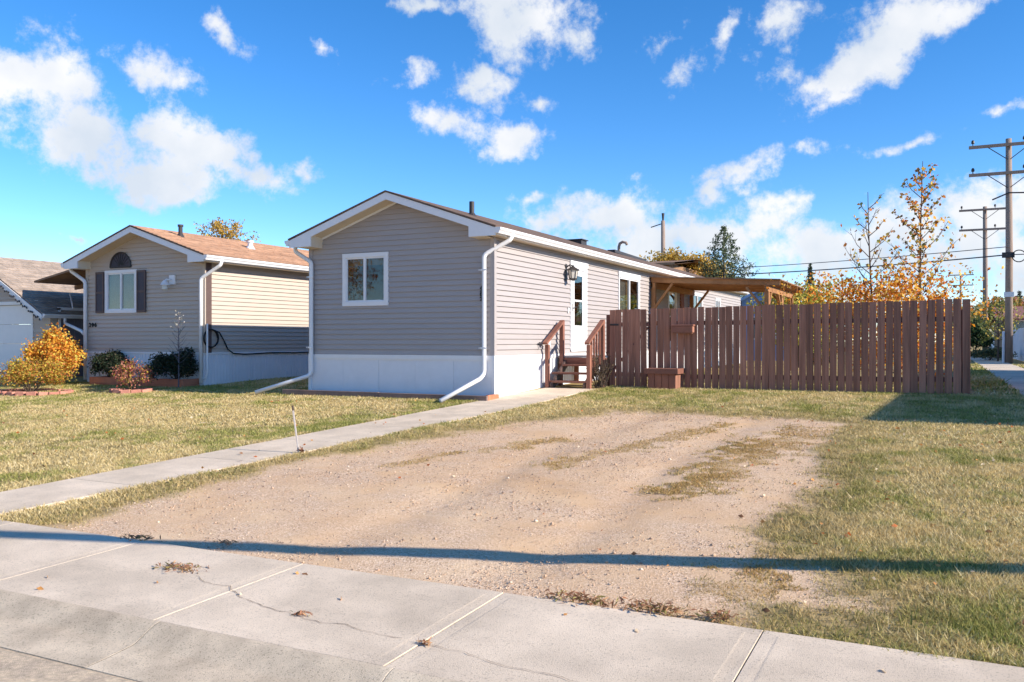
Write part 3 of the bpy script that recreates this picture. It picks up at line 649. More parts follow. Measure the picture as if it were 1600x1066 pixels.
# timber edging in front of the home
T = Thing('timber_edging', (-2.2, -.38, 0), 'low timber edging with a shade-greyed front and sunlit-orange end around the soil bed below the white skirting', 'edging')
T.part('soil', MB().box(-4.6, .0, -.36, -.03, -.2, .075), M_soil)
T.part('timber', MB().cbox(-4.68, -2.3, -.42, -.36, -.2, .105), M_edge); T.part('timber', MB().cbox(-2.295, .08, -.421, -.362, -.2, .10), M_edge)  # grey tone carries the shade on the front timbers
T.part('timber', MB().cbox(.025, .085, -.36, .06, -.2, .11), M_terra)  # end of the same edging, its sunlit orange put into the colour

# ------------------------------------------------------------------ entry stairs
def stairs():
    T = Thing('entry_stairs', (.6, 2.6, .12), 'brown wooden entry stairs with sloped handrails below the white door', 'stairs')
    x0, x1 = .14, 1.06; yd = 2.92; g = float(gz(2.1))
    for i, (y, z) in enumerate(((2.16, .275), (2.42, .44), (2.68, .605))): T.part('tread', MB().cbox(x0-.03 if i < 2 else x0+.1, x1-.05, y, y+.27, z-.04, z), M_stair)
    for k in range(8): 
        y = yd+.14*k; T.part('deck_board', MB().cbox(.05, 1.1, y, y+.132, .745, .782), M_deck)
    T.part('riser', MB().box(x0+.06, x1-.05, yd-.03, yd-.003, .60, .742), M_stair)
    for x in (x0+.09, x1-.1): T.part('stringer', MB().beam((x, 2.12, .13), (x, yd, .62), .04, .16), M_brown)
    for x in (.07, 1.08):
        for y in (yd+.08, yd+1.0): T.part('deck_leg', MB().box(x-.04, x+.04, y-.04, y+.04, g-.1, .74), M_stair)
    T.part('joist', MB().box(.04, 1.1, yd+.001, yd+.04, .60, .742), M_brown)
    for x in (x0, x1):
        T.part('post', MB().cbox(x-.042, x+.042, 2.1, 2.18, g-.1, 1.02), M_stair)
        T.part('post', MB().cbox(x-.045, x+.045, yd-.05, yd+.04, .12 if x > .5 else .6, 1.53), M_stair)
        T.part('handrail', MB().beam((x, 2.02, 1.045), (x, yd+.02, 1.53), .10, .045), M_stair)
    for k in range(4):
        y = 2.28+.15*k; T.part('baluster', MB().box(x1-.018, x1+.018, y-.018, y+.018, .25+.12*k, 1.04+(y-2.02)*.53), M_stair)
stairs()
def dead_shrub():
    T = Thing('dried_shrub', (1.2, 2.45, .12), 'dried brown shrub growing between the stairs and the fence gate', 'shrub')
    mb = MB(); V = []; F = []; C = []
    for k in range(46):
        a = rnd.uniform(0, 6.28); l = rnd.uniform(.35, .8); p = np.array([1.2+rnd.uniform(-.1,.1), 2.45+rnd.uniform(-.1,.1), .1]); t = np.array([math.cos(a)*.22, math.sin(a)*.22, l])
        mb.tube([p, p+t*.5+np.array([0,0,.03]), p+t], [.008, .006, .003], 4)
        for j in range(26): V.append(p+t*rnd.uniform(.15, 1))
    T.part('stems', mb, M_bark); 
    leafmesh('leaves', np.array(V), .035, [lin(96,78,62), lin(120,104,70), lin(70,62,46)], T)
def leafmesh(name, P, size, cols, T=None, parent=None, flat=0, jit=.25, m=None, asp=.6):
    n = len(P); r = rng
    a = r.normal(size=(n, 3)); a[:, 2] *= (1-flat); a /= np.linalg.norm(a, axis=1)[:, None]
    b = np.cross(a, r.normal(size=(n, 3))); b /= np.linalg.norm(b, axis=1)[:, None]
    s = size*r.uniform(.6, 1.3, n)[:, None]; a = a*s*.5; b = b*s*.5*asp; c = np.cross(a, b); c = c/np.maximum(1e-9, np.linalg.norm(c, axis=1))[:, None]*s*.12
    loc = T.loc if T else 0; P = P-loc
    V = np.stack([P-a, P+b+c, P+a, P-b+c], 1).reshape(-1, 3); i = np.arange(n)*4
    F = np.r_[np.c_[i, i+1, i+3], np.c_[i+1, i+2, i+3]]
    cl = np.array(cols)[r.integers(0, len(cols), n)]*r.uniform(1-jit, 1+jit, n)[:, None]
    return quick(name, V, F, m or M_leaf, parent or (T.o if T else None), np.r_[cl, cl])
dead_shrub()

# ------------------------------------------------------------------ brown board fence
FY = 3.12
def fence():
    T = Thing('board_fence', (4.6, FY, .12), 'tall brown stained fence of upright boards with narrow gaps beside the gravel pad', 'fence')
    G = Thing('fence_gate', (1.5, FY, .1), 'brown board gate hung between the entry stairs and the long fence', 'gate')
    top = lambda x: 1.72+.0145*(x-1.15)+.03; bot = lambda x: .07+.006*(x-1.15)
    var = []
    for k in range(8):
        w = .121+.008*rnd.random(); mb = MB(); r_ = random.Random(k)
        n = 6; 
        for j in range(n+1):
            z = j/n; q = .0035*math.sin(3*z+k)+r_.uniform(-.0015, .0015); c = .004
            mb.v += [(-w/2+q, -.009, z), (-w/2+q+c, -.011, z), (w/2+q-c, -.011, z), (w/2+q, -.009, z), (w/2+q, .011, z), (-w/2+q, .011, z)]
        for j in range(n):
            for i in range(6): a = j*6+i; b = j*6+(i+1) % 6; mb.f.append((a, b, b+6, a+6))
        mb.f += [(5,4,3,2,1,0), tuple(n*6+i for i in range(6))]
        me = bpy.data.meshes.new('board'); me.from_pydata(mb.v, [], mb.f); var.append(me)
    def board(Tt, x, z0, z1):
        o = link('board', rnd.choice(var), M_fence, Tt.o); o.location = tuple(np.array((x, FY-.02+rnd.uniform(-.003, .003), z0))-Tt.loc); o.scale = (1, 1, z1-z0); o.rotation_euler = (rnd.uniform(-.004,.004), rnd.uniform(-.004,.004), rnd.uniform(-.03,.03))
    x = 1.22
    while x < 1.98: board(G, x, .10, top(x)+rnd.uniform(-.008, .008)); x += .137
    for z in (.35, 1.4): G.part('rail', MB().box(1.16, 2.02, FY-.005, FY+.035, z, z+.09), M_fpost)
    G.part('brace', MB().beam((1.2, FY+.015, .45), (1.98, FY+.015, 1.38), .035, .085, (0,1,0)), M_fpost)
    G.part('hinge', MB().box(1.17, 1.36, FY-.04, FY-.033, 1.42, 1.46), M_dark)
    x = 2.12
    while x < 7.86:
        board(T, x, bot(x)+rnd.uniform(-.012, .012), top(x)+rnd.uniform(-.009, .009)); x += .1395+rnd.uniform(-.003, .003)
    for z in (.33, 1.42):
        xx = 2.05
        while xx < 7.8:
            e = min(xx+2.42, 7.84); T.part('rail', MB().box(xx, e-.006, FY+.0, FY+.04, z+.01*(xx-2)*.6, z+.09+.01*(xx-2)*.6), M_fpost); xx += 2.42
    for x in (1.1, 2.03, 4.46, 6.9, 7.78): T.part('post', MB().cbox(x-.045, x+.045, FY+.041, FY+.131, -.2, 1.66), M_fpost)
fence()
T = Thing('wooden_bin', (2.45, 2.85, .1), 'brown wooden bin with a thick lid standing against the fence', 'bin')
bx0, bx1, by0, by1, bz = 2.14, 2.72, 2.62, 3.05, .085
for k in range(4): w = (bx1-bx0)/4; T.part('plank', MB().cbox(bx0+k*w, bx0+(k+1)*w-.006, by0, by0+.02, bz-.05, .44), M_stair)
for k in range(3): w = (by1-by0)/3; T.part('plank', MB().cbox(bx1-.022, bx1-.002, by0+.021+k*w, by0+.015+(k+1)*w, bz-.05, .44), M_fence); T.part('plank', MB().cbox(bx0, bx0+.02, by0+.021+k*w, by0+.015+(k+1)*w, bz-.05, .44), M_fence)
T.part('lid', MB().cbox(bx0-.06, bx1+.06, by0-.06, by1+.01, .441, .545, .008), M_stair)
T = Thing('fence_shelf_box', (2.75, 3.0, 1.2), 'small brown wooden box mounted high on the fence boards', 'box')
T.part('front_board', MB().cbox(2.55, 2.98, 2.90, 2.92, 1.27, 1.40), M_stair); T.part('side_board', MB().cbox(2.55, 2.57, 2.921, 3.085, 1.27, 1.40), M_fence); T.part('side_board', MB().cbox(2.96, 2.98, 2.921, 3.085, 1.27, 1.40), M_fence)
T.part('lid', MB().cbox(2.53, 3.0, 2.885, 3.085, 1.401, 1.43), M_stair); T.part('base', MB().box(2.571, 2.959, 2.921, 3.085, 1.25, 1.28), M_fence)

# ------------------------------------------------------------------ cedar patio cover
def pergola():
    T = Thing('patio_cover', (1.8, 11.7, .18), 'orange cedar patio cover with a low sloping roof rising behind the brown fence', 'pergola')
    zr = lambda x: 2.93-.052*x; y0, y1, X = 9.6, 13.9, 3.5
    T.part('roof_deck', MB().add([(.03, y0-.1, zr(0)), (X+.12, y0-.1, zr(X)), (X+.12, y1+.1, zr(X)), (.03, y1+.1, zr(0)), (.03, y0-.1, zr(0)-.03), (X+.12, y0-.1, zr(X)-.03), (X+.12, y1+.1, zr(X)-.03), (.03, y1+.1, zr(0)-.03)], [(0,1,2,3),(7,6,5,4),(0,4,5,1),(1,5,6,2),(2,6,7,3)]), M_ply)
    for k in range(8):
        y = y0+(y1-y0)*k/7; T.part('rafter', MB().beam((.05, y, zr(0)-.10), (X+.1, y, zr(X)-.10), .04, .135), M_cedar)
    for x in (.14, X-.25): T.part('beam', MB().box(x-.04, x+.04, y0-.05, y1+.05, zr(x)-.33, zr(x)-.172), M_cedar)
    posts = [(.11, y0+.05), (X-.25, y0+.05), (X-.25, 11.8), (X-.25, y1-.1), (.11, y1-.1)]
    for x, y in posts: T.part('post', MB().cbox(x-.06, x+.06, y-.06, y+.06, .0, zr(x)-.331), M_cedar)
    for x, y, s in ((.11, y0+.05, 1), (X-.25, y0+.05, -1), (.11, y1-.1, 1), (X-.25, y1-.1, -1)): T.part('knee_brace', MB().beam((x+s*.05, y, zr(x)-.85), (x+s*.55, y, zr(x)-.2), .06, .085, (0,1,0)), M_cedar)
    for y, s in ((y0+.1, 1), (11.8, 1), (11.8, -1), (y1-.1, -1)): T.part('knee_brace', MB().beam((X-.25, y, zr(X)-.8), (X-.25, y+s*.5, zr(X)-.3), .06, .085, (1,0,0)), M_cedar)
pergola()

# ------------------------------------------------------------------ the beige neighbour
def neighbour():
    x0, x1, yf, LEN = -11.95, -7.92, .65, 18.0; ZS, ZE = .82, 3.0; xr = (x0+x1)/2; XL, XR = x0-.36, x1+.36; ov = .25; ZR = 3.87
    T = Thing('mobile_home', (xr, yf, .05), 'beige mobile home number 206 with dark shutters and tan shingle roof', 'house')
    slope = (ZR-3.08)/(XR-xr); roofz = lambda x: ZR-slope*abs(x-xr)
    def span_f(z):
        t = roofz(x1)-.12
        if z <= t: return (x0, x1)
        k = (z-t)/slope; return (x0+k, x1-k) if k < (x1-x0)/2-.02 else None
    fw = (-11.27, -10.14, 1.79, 2.85)
    siding(T, front_map(0, yf), span_f, ZS, ZR-.15, .1025, [(fw[0]+.03, fw[1]-.03, fw[2]+.03, fw[3]-.03)], M_sidn)
    siding(T, side_map(x1), lambda z: (yf, LEN), ZS, ZE, .1025, [], M_sidn, seam=3.66)
    T.part('wall', MB().box(x0, x0+.02, yf, LEN, .0, ZE), M_sidn); T.part('wall', MB().box(x0, x1, LEN, LEN+.02, .0, ZE), M_sidn)
    T.part('corner_trim', MB().box(x1-.0, x1+.036, yf+.001, yf+.17, ZS, ZE), M_brown); T.part('corner_trim', MB().box(x0-.03, x0+.05, yf-.032, yf, ZS, ZE), M_sidn); T.part('corner_trim', MB().box(x1-.06, x1+.03, yf-.032, yf-.001, ZS, ZE), M_sidn)
    def skirt(mp, s0, s1):
        n = max(1, round((s1-s0)/.8))
        for i in range(n):
            a = s0+(s1-s0)*i/n; b = s0+(s1-s0)*(i+1)/n-.003; mb = MB().box(a, b, -.02, .008, -.1, ZS-.02, mp)
            for k in range(8): q = a+(b-a)*(k+.5)/8; mb.box(q-.018, q+.018, .008, .016, -.1, ZS-.02, mp)
            T.part('skirting_panel', mb, M_skirt)
        T.part('skirting_cap', MB().box(s0, s1, -.02, .032, ZS-.03, ZS+.012, mp), M_white)
    skirt(front_map(0, yf), x0, x1); skirt(side_map(x1), yf, LEN)
    yr = yf-.40
    rf = gable_roof(T, XL-.02, XR+.02, yr-.02, LEN+.3, 3.075, ZR, .03, M_shing)
    shingle_rows(T, rf, XR+.02, xr, yr-.02, LEN+.3, 3.075, ZR, M_shingn, .14, .32, 4)
    fascia_rake(T, XL, XR, xr, yr, 3.06, ZR-.02, .15, .5, M_white); fascia_rake(T, XL, XR, xr, LEN+.25, 3.06, ZR-.02, .15, .5, M_white)
    for s, xe, xi in ((-1, XL, x0), (1, XR, x1)):
        T.part('fascia', MB().box(min(xe, xe-.02*s), max(xe, xe-.02*s), yr+.026, LEN+.25, 2.92, 3.05), M_white)
        T.part('soffit', MB().box(min(xe-.02*s, xi), max(xe-.02*s, xi), yr+.03, LEN+.2, 2.925, 2.94), M_soff)
        a = xe-s*.5; h = lambda x: roofz(x)-.15
        T.part('soffit', MB().add([(a, yr+.02, h(a)), (xr, yr+.02, h(xr)), (xr, yf, h(xr)), (a, yf, h(a)), (a, yr+.02, h(a)+.015), (xr, yr+.02, h(xr)+.015), (xr, yf, h(xr)+.015), (a, yf, h(a)+.015)], [(3,2,1,0),(4,5,6,7),(0,1,5,4),(2,3,7,6)]), M_soff)
        T.part('eave_return', MB().box(min(a, xi), max(a, xi), yr+.026, yf-.002, 2.9, 2.92).box(min(a, a+.02*s), max(a, a+.02*s), yr+.026, yf-.002, 2.92, 3.1), M_soff)
    gutter(T, XR, yr-.01, LEN+.2, 3.04, 1, M_white); gutter(T, XL, yr-.01, LEN+.2, 3.04, -1, M_white)
    for (u, v, x, h, r, m) in ((282, 366, xr+.6, .26, .05, M_dark), (391, 382, xr+1.0, .18, .07, M_white)):
        p = onx(u, v, x); mb = MB().tube([(x, p[1], roofz(x)-.05), (x, p[1], roofz(x)+h)], r, 12).tube([(x, p[1], roofz(x)-.02), (x, p[1], roofz(x)+.07)], [r*2, r*1.1], 12).tube([(x, p[1], roofz(x)+h-.02), (x, p[1], roofz(x)+h+.03)], r*1.35, 12)
        T.part('vent_pipe', mb, m, parent=rf)
    window(T, front_map(0, yf), *fw, 2, trim=.075, mull=[-10.70], curtain=[(-11.25, -10.9, 1.8, 2.84, M_curt), (-10.9, -10.16, 1.8, 2.84, M_curt)])
    for a, b in ((-11.58, -11.29), (-10.12, -9.82)):
        sh = T.part('shutter', MB().box(a, b, .03, .05, 1.80, 2.82, front_map(0, yf)), M_shut); mp = front_map(0, yf)
        T.part('shutter_frame', MB().box(a, a+.035, .05, .066, 1.80, 2.82, mp).box(b-.035, b, .05, .066, 1.80, 2.82, mp).box(a+.035, b-.035, .05, .065, 1.80, 1.85, mp).box(a+.035, b-.035, .05, .065, 2.77, 2.82, mp).box(a+.035, b-.035, .05, .065, 2.28, 2.33, mp), M_brown, parent=sh)
        for q in (1.86, 2.345):
            for k in range(11): T.part('louvre', MB().box(a+.037, b-.037, .05, .060, q+k*.038, q+.022+k*.038, mp), M_shut, parent=sh)
    c = (-10.71, 2.92); rr = .36; mb = MB(); n = 16; y = yf-.03
    P = [(c[0]+rr*math.cos(math.pi*i/n), c[1]+rr*math.sin(math.pi*i/n)) for i in range(n+1)]
    mb.add([(x, y, z) for x, z in P]+[(x, yf, z) for x, z in P], [tuple(range(n+1)), tuple(range(2*n+1, n, -1))]+[(i, i+n+1, i+n+2, i+1) for i in range(n)]+[(0, n, 2*n+1, n+1)])
    hv = T.part('half_round_vent', mb, M_shut)
    for i in range(11):
        a = math.pi*(i+.5)/11; T.part('vent_rib', MB().beam((c[0]+.06*math.cos(a), y-.006, c[1]+.06*math.sin(a)), (c[0]+.33*math.cos(a), y-.006, c[1]+.33*math.sin(a)), .012, .018, (0,1,0)), M_dark, parent=hv)
    T.part('vent_rim', MB().tube([(c[0]+rr*math.cos(math.pi*i/n), y-.01, c[1]+rr*math.sin(math.pi*i/n)) for i in range(n+1)], .022, 6).tube([(c[0]-rr, y-.01, c[1]), (c[0]+rr, y-.01, c[1])], .02, 6), M_dark, parent=hv)
    lm = T.part('wall_lamp', MB().box(-9.02, -8.84, yf-.06, yf-.02, 2.44, 2.66).tube([(-8.95, yf-.06, 2.55), (-9.0, yf-.16, 2.55), (-9.0, yf-.2, 2.5)], .025, 8), M_white)
    T.part('lamp_shade', MB().tube([(-9.0, yf-.2, 2.54), (-9.0, yf-.2, 2.5), (-9.0, yf-.2, 2.42)], [.03, .06, .11], 12), M_white, parent=lm); T.part('lamp_globe', MB().tube([(-9.0, yf-.2, 2.42), (-9.0, yf-.2, 2.32), (-9.0, yf-.2, 2.29)], [.07, .075, .04], 12), M_lampglass, parent=lm)
    hn = T.part('house_number', MB().box(-11.87, -11.57, yf-.022, yf-.0215, 1.44, 1.443), M_black)
    digits(hn, T, '206', [(x, yf-.028, 1.45) for x in (-11.82, -11.72, -11.62)], .155, M_black, (R(90), 0, 0))
    rtube(T, 'downspout', [(-7.5, .75, 2.98), (-7.5, .72, 2.86), (-7.98, yf-.07, 2.55), (-7.98, yf-.07, .12)], .07, M_white)
    rtube(T, 'downspout', [(-12.36, .5, 2.98), (-12.36, .48, 2.88), (-11.93, yf-.08, 2.6), (-11.93, yf-.08, .12)], .075, M_white)
    T.part('conduit', MB().tube([(-7.82, yf-.03, 1.5), (-7.82, yf-.03, .35), (-7.86, yf-.03, .25), (-7.98, yf-.05, .2)], .022, 8), M_white)
    T.part('wall', MB().box(x0+.02, x1-.02, yf+.02, LEN-.1, ZS-.1, ZS), M_dim)
    # black hose: a coil at the corner post, then along the wall
    K = Thing('black_hose', (x1+.06, yf+.1, 1.0), 'black hose coiled at the beige corner post and strung along the wall', 'hose')
    pts = [(x1+.05, yf+.02+.22*math.cos(t*.35), 1.16+.21*math.sin(t*.35)) for t in range(0, 40)]
    pts = [(p[0]+.0009*i, p[1]+.10, p[2]) for i, p in enumerate(pts)]
    K.part('coil', MB().tube(pts, .017, 6), M_black, True)
    q = [(x1+.05, .87, 1.35), (x1+.05, 1.05, 1.3), (x1+.05, 1.2, 1.1), (x1+.05, 1.32, .9), (x1+.05, 1.5, .8), (x1+.05, 1.9, .77), (x1+.05, 2.8, .80), (x1+.05, 3.8, .79), (x1+.05, 5.2, .81)]
    K.part('run', MB().tube(q, .016, 6), M_black, True)
neighbour()
def garage():
    xr, zr, xe, ze, yf = -17.1, 3.54, -14.05, 1.83, 1.2; s = (zr-ze)/(xe-xr)
    T = Thing('garage', (-16, yf, 0), 'tan garage with white overhead door and a string of lights on its gable', 'garage')
    fx = -20.2
    def span(z):
        t = ze-.03
        if z <= t: return (fx+.1, xe-.1)
        k = (z-t)/s; return (fx+.1+k, xe-.1-k) if k < 2.85 else None
    dr = (-19.2, -14.92, -.1, 2.10)
    siding(T, front_map(0, yf), span, -.05, zr-.15, .115, [dr], M_sidn)
    siding(T, side_map(xe-.1), lambda z: (yf, 7.0), -.05, ze, .115, [(1.42, 2.32, -.1, 2.0)], M_sidn)
    T.part('corner_trim', MB().box(xe-.16, xe-.06, yf-.03, yf+.06, -.05, ze), M_sidn)
    T.part('rear_wall', MB().box(fx, xe-.1, 7, 7.02, -.05, ze), M_sidn)
    T.part('floor', MB().box(fx, xe-.12, yf+.05, 7, -.1, .0), M_conc)
    rf = gable_roof(T, fx-.1, xe+.05, yf-.35, 7.3, ze, zr, .04, M_shing, ridge=xr)
    shingle_rows(T, rf, xe+.05, xr, yf-.35, 7.3, ze, zr, M_shingg, .14, .32, 9)
    fascia_rake(T, fx-.1, xe+.05, xr, yf-.37, ze-.01, zr-.02, .17, .03, M_white)
    g = gutter(T, xe+.03, yf-.34, 7.2, ze-.02, 1, M_white)
    rtube(T, 'downspout', [(xe+.09, 1.5, ze-.1), (xe+.09, 1.5, ze-.25), (-12.3, .75, 1.35), (-12.05, .62, 1.28)], .07, M_white)
    # overhead door in panels
    d = T.part('garage_door', MB().box(dr[1], dr[1]+.09, -.02, .035, -.05, 2.19, front_map(0, yf)).box(dr[0]-.09, dr[0], -.02, .035, -.05, 2.19, front_map(0, yf)).box(dr[0], dr[1], -.02, .035, 2.1, 2.19, front_map(0, yf)), M_white)
    for k in range(4): T.part('panel', MB().box(dr[0], dr[1], -.05, -.03, -.05+k*.537, .48+k*.537, front_map(0, yf)), M_white, parent=d)
    lm = T.part('wall_lamp', MB().box(-14.86, -14.62, yf-.12, yf-.02, 1.98, 2.2), M_white); T.part('lamp_head', MB().tube([(-14.8, yf-.12, 2.1), (-14.86, yf-.22, 2.02)], [.05, .075], 10), M_white, parent=lm); T.part('lamp_head', MB().tube([(-14.68, yf-.12, 2.1), (-14.62, yf-.22, 2.02)], [.05, .075], 10), M_white, parent=lm)
    # dark side door
    x = xe-.1; pd = T.part('side_door', MB().box(1.42, 1.48, -.02, .05, .05, 2.0, side_map(x)).box(2.26, 2.32, -.02, .05, .05, 2.0, side_map(x)).box(1.42, 2.32, -.02, .05, 1.94, 2.02, side_map(x)), M_white)
    T.part('door_panel', MB().box(1.48, 2.26, -.02, .01, .05, 1.94, side_map(x)), M_gdoor, parent=pd)
    for a in (1.56, 1.92):
        for b, c in ((.2, .8), (.9, 1.5), (1.58, 1.85)): T.part('raised_panel', MB().box(a, a+.26, .01, .02, b, c, side_map(x)), M_gdoor, parent=pd)
    T.part('door_handle', MB().tube([(x+.01, 2.16, .98), (x+.06, 2.16, .98), (x+.06, 2.05, .98)], .014, 6), M_black, parent=pd)
    T.part('door_step', MB().box(x, x+.5, 1.3, 2.4, -.1, .06), M_conc)
    for k in range(40):                               # little lights along the rake
        t = k/39; xx = xe+.0+(xr-xe)*t*.98; zz = ze-.13+s*(xe-xx)+.03*math.sin(k*1.9); T.part('string_light', MB().tube([(xx, yf-.39, zz), (xx+.03, yf-.40, zz-.045)], [.012, .022], 6), M_dark, parent=None)
    # raw lean-to roof between garage and house
    Lr = Thing('lean_to_roof', (-13.4, 4, 2.0), 'unpainted plywood lean-to roof bridging the garage and the beige home', 'roof')
    a0, a1 = onx(53, 439, -14.75), onx(112, 420, -12.4); y0 = float(a0[1]); y1 = float(a1[1])
    Lr.part('plywood_deck', MB().add([(a0[0], y0, a0[2]), (a1[0], y1, a1[2]), (a1[0], 7, a1[2]), (a0[0], 7, a0[2]), (a0[0], y0, a0[2]-.05), (a1[0], y1, a1[2]-.05), (a1[0], 7, a1[2]-.05), (a0[0], 7, a0[2]-.05)], [(0,1,2,3),(7,6,5,4),(0,4,5,1),(1,5,6,2),(2,6,7,3),(3,7,4,0)]), M_ply)
    for k in range(5):
        y = 2.4+k*.9; Lr.part('rafter', MB().beam((a0[0], y, a0[2]-.12), (a1[0], y, a1[2]-.12), .05, .12), M_ply)
    Lr.part('post', MB().box(-12.5, -12.4, 2.0, 2.1, .0, 2.7), M_brown)
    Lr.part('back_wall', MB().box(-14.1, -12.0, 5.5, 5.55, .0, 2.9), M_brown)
    Lr.part('strut', MB().tube([(-14.3, 1.9, 2.42), (-13.9, 1.7, 1.98)], .02, 6), M_white)
garage()

# ------------------------------------------------------------------ shrubs, planters, small yard things
def shrub(name, label, u, v, w, h, cols, size, n, group=None, base=None, dens='ball', stems=True, cat='shrub', up=.0):
    b = np.array(base) if base is not None else ong(u, v); b = np.array([b[0], b[1], b[2]+up])
    T = Thing(name, b, label, cat, group)
    # clumps on branch tips
    cl = []
    for k in range(26):
        d = rng.normal(size=3); d /= np.linalg.norm(d); d[2] = abs(d[2])*1.0-.25
        q = rng.uniform(.55, 1.0); cl.append(b+np.array([d[0]*w/2*q, d[1]*w/2*q, h*.42+d[2]*h*.58*q]))
    cl = np.array(cl); P = cl[rng.integers(0, len(cl), n)]+rng.normal(size=(n, 3))*np.array([w, w, h])*.085
    P[:, 2] = np.maximum(P[:, 2], b[2]+.03)
    if stems:
        mb = MB()
        for c in cl[::2]: mb.tube([b+np.array([rnd.uniform(-.05,.05), rnd.uniform(-.05,.05), -.05]), b*.5+c*.5+np.array([0, 0, .05*h]), c], [.014, .009, .004], 5)
        T.part('stems', mb, M_bark)
    leafmesh('foliage', P, size, cols, T); return T
DG = [lin(44,60,42), lin(34,50,36), lin(60,72,50), lin(70,66,52)]
OR = [lin(226,164,60), lin(236,190,80), lin(208,134,52), lin(218,202,98), lin(192,116,54)]
YG = [lin(198,170,70), lin(176,160,70), lin(206,146,66), lin(150,140,60), lin(188,120,70)]
def planter():
    a, b = ong(117, 602), ong(305, 604)
    T = Thing('cedar_planter', (-9.9, .3, .03), 'low red cedar planter along the white skirting of the beige home', 'planter')
    x0, x1, y0, y1 = -11.15, -8.05, .08, .6
    for z in (-.05, .09): T.part('front_board', MB().cbox(x0, x1, y0, y0+.04, z, z+.135), M_terra); T.part('end_board', MB().cbox(x0-.002, x0+.04, y0+.041, y1, z, z+.135), M_terra); T.part('end_board', MB().cbox(x1-.04, x1+.002, y0+.041, y1, z, z+.135), M_terra)
    T.part('soil', MB().box(x0+.041, x1-.041, y0+.041, y1, -.05, .19), M_soil)
planter()
shrub('round_shrub', 'dark green rounded shrub in the planter below the number 206', 0, 0, 1.0, .72, DG, .055, 9000, base=(-10.72, .35, .16))
shrub('round_shrub', 'dark green rounded shrub in the planter beside the downspout corner', 0, 0, 1.1, .8, DG, .055, 9500, base=(-8.5, .36, .16))
shrub('flowering_plant', 'low leafy plant with white flowers in the cedar planter', 0, 0, .5, .42, [lin(70,84,54), lin(96,104,60), lin(222,224,214), lin(60,74,50)], .05, 800, base=(-9.25, .34, .18), cat='plant')
shrub('red_shrub', 'small red and yellow shrub inside the brick ring before the planter', 0, 0, .95, .78, [lin(180,112,98), lin(196,134,112), lin(160,84,70), lin(190,160,70), lin(120,110,70)], .05, 1900, base=tuple(ong(205, 612)))
shrub('golden_shrub', 'tall golden orange shrub by the garage with the upper branches spreading', 0, 0, 1.25, 1.32, OR, .07, 8000, base=tuple(ong(50, 607)+np.array([0, .5, 0])), up=.15)
shrub('golden_shrub', 'lower yellow-green shrub growing below the tall golden one', 0, 0, 1.5, .85, YG, .055, 5200, base=tuple(ong(48, 614)))
def brick_ring(c, w, d, n, label):
    T = Thing('brick_edging', c, label, 'edging'); me = MB().cbox(-.1, .1, -.05, .05, -.04, .055, .008); m2 = bpy.data.meshes.new('brick'); m2.from_pydata(me.v, [], me.f)
    for k in range(n):
        a = 2*math.pi*k/n; o = link('brick', m2, M_brick, T.o); o.location = (math.cos(a)*w/2, math.sin(a)*d/2, .02+rnd.uniform(-.01,.01)); o.rotation_euler = (rnd.uniform(-.08,.08), rnd.uniform(-.08,.08), a+R(90)+rnd.uniform(-.2,.2))
brick_ring(ong(205, 613), .8, .7, 12, 'ring of pink bricks around the small red shrub')
brick_ring(ong(55, 615), 1.8, 1.1, 20, 'ring of pink bricks around the golden shrubs')
def seedling():
    b = ong(279, 607); T = Thing('young_tree', b, 'thin bare young tree with a few pale leaves before the beige wall', 'tree'); h = 1.75; mb = MB(); P = []
    mb.tube([b+np.array([0,0,-.05]), b+np.array([.01,0,h*.5]), b+np.array([-.01,0,h])], [.016, .012, .004], 6)
    for k in range(34):
        z = .55+k*.035; a = k*2.4; l = .34*(1-(z-.5)/1.5)+.04; p = b+np.array([0, 0, z]); q = p+np.array([math.cos(a)*l, math.sin(a)*l*.6, l*.7]); mb.tube([p, p*.5+q*.5-np.array([0,0,.03]), q], [.005, .004, .002], 4)
        if z > 1.15:
            for j in range(4): P.append(p+(q-p)*rnd.uniform(.4, 1.05))
    T.part('trunk', mb, M_twig); leafmesh('crown', np.array(P), .05, [lin(196,190,180), lin(170,168,150)], T)
seedling()
def stake():
    b = ong(468, 709); d = ray(457, 634); Z = (b-CAM)@fwd; t = CAM+d*Z
    T = Thing('survey_stake', b, 'thin leaning white wooden stake beside the front walk', 'stake'); T.part('stick', MB().beam(tuple(b-np.array([0,0,.08])), tuple(t), .022, .016), M_deck); T.part('tip', MB().beam(tuple(b+(t-b)*.9), tuple(b+(t-b)*1.004), .025, .019), M_bark)
    leafmesh('ribbon', b+np.array([.03,0,.05])+rng.normal(size=(14,3))*.02, .05, [lin(150,104,80), lin(140,100,80)], T)
stake()

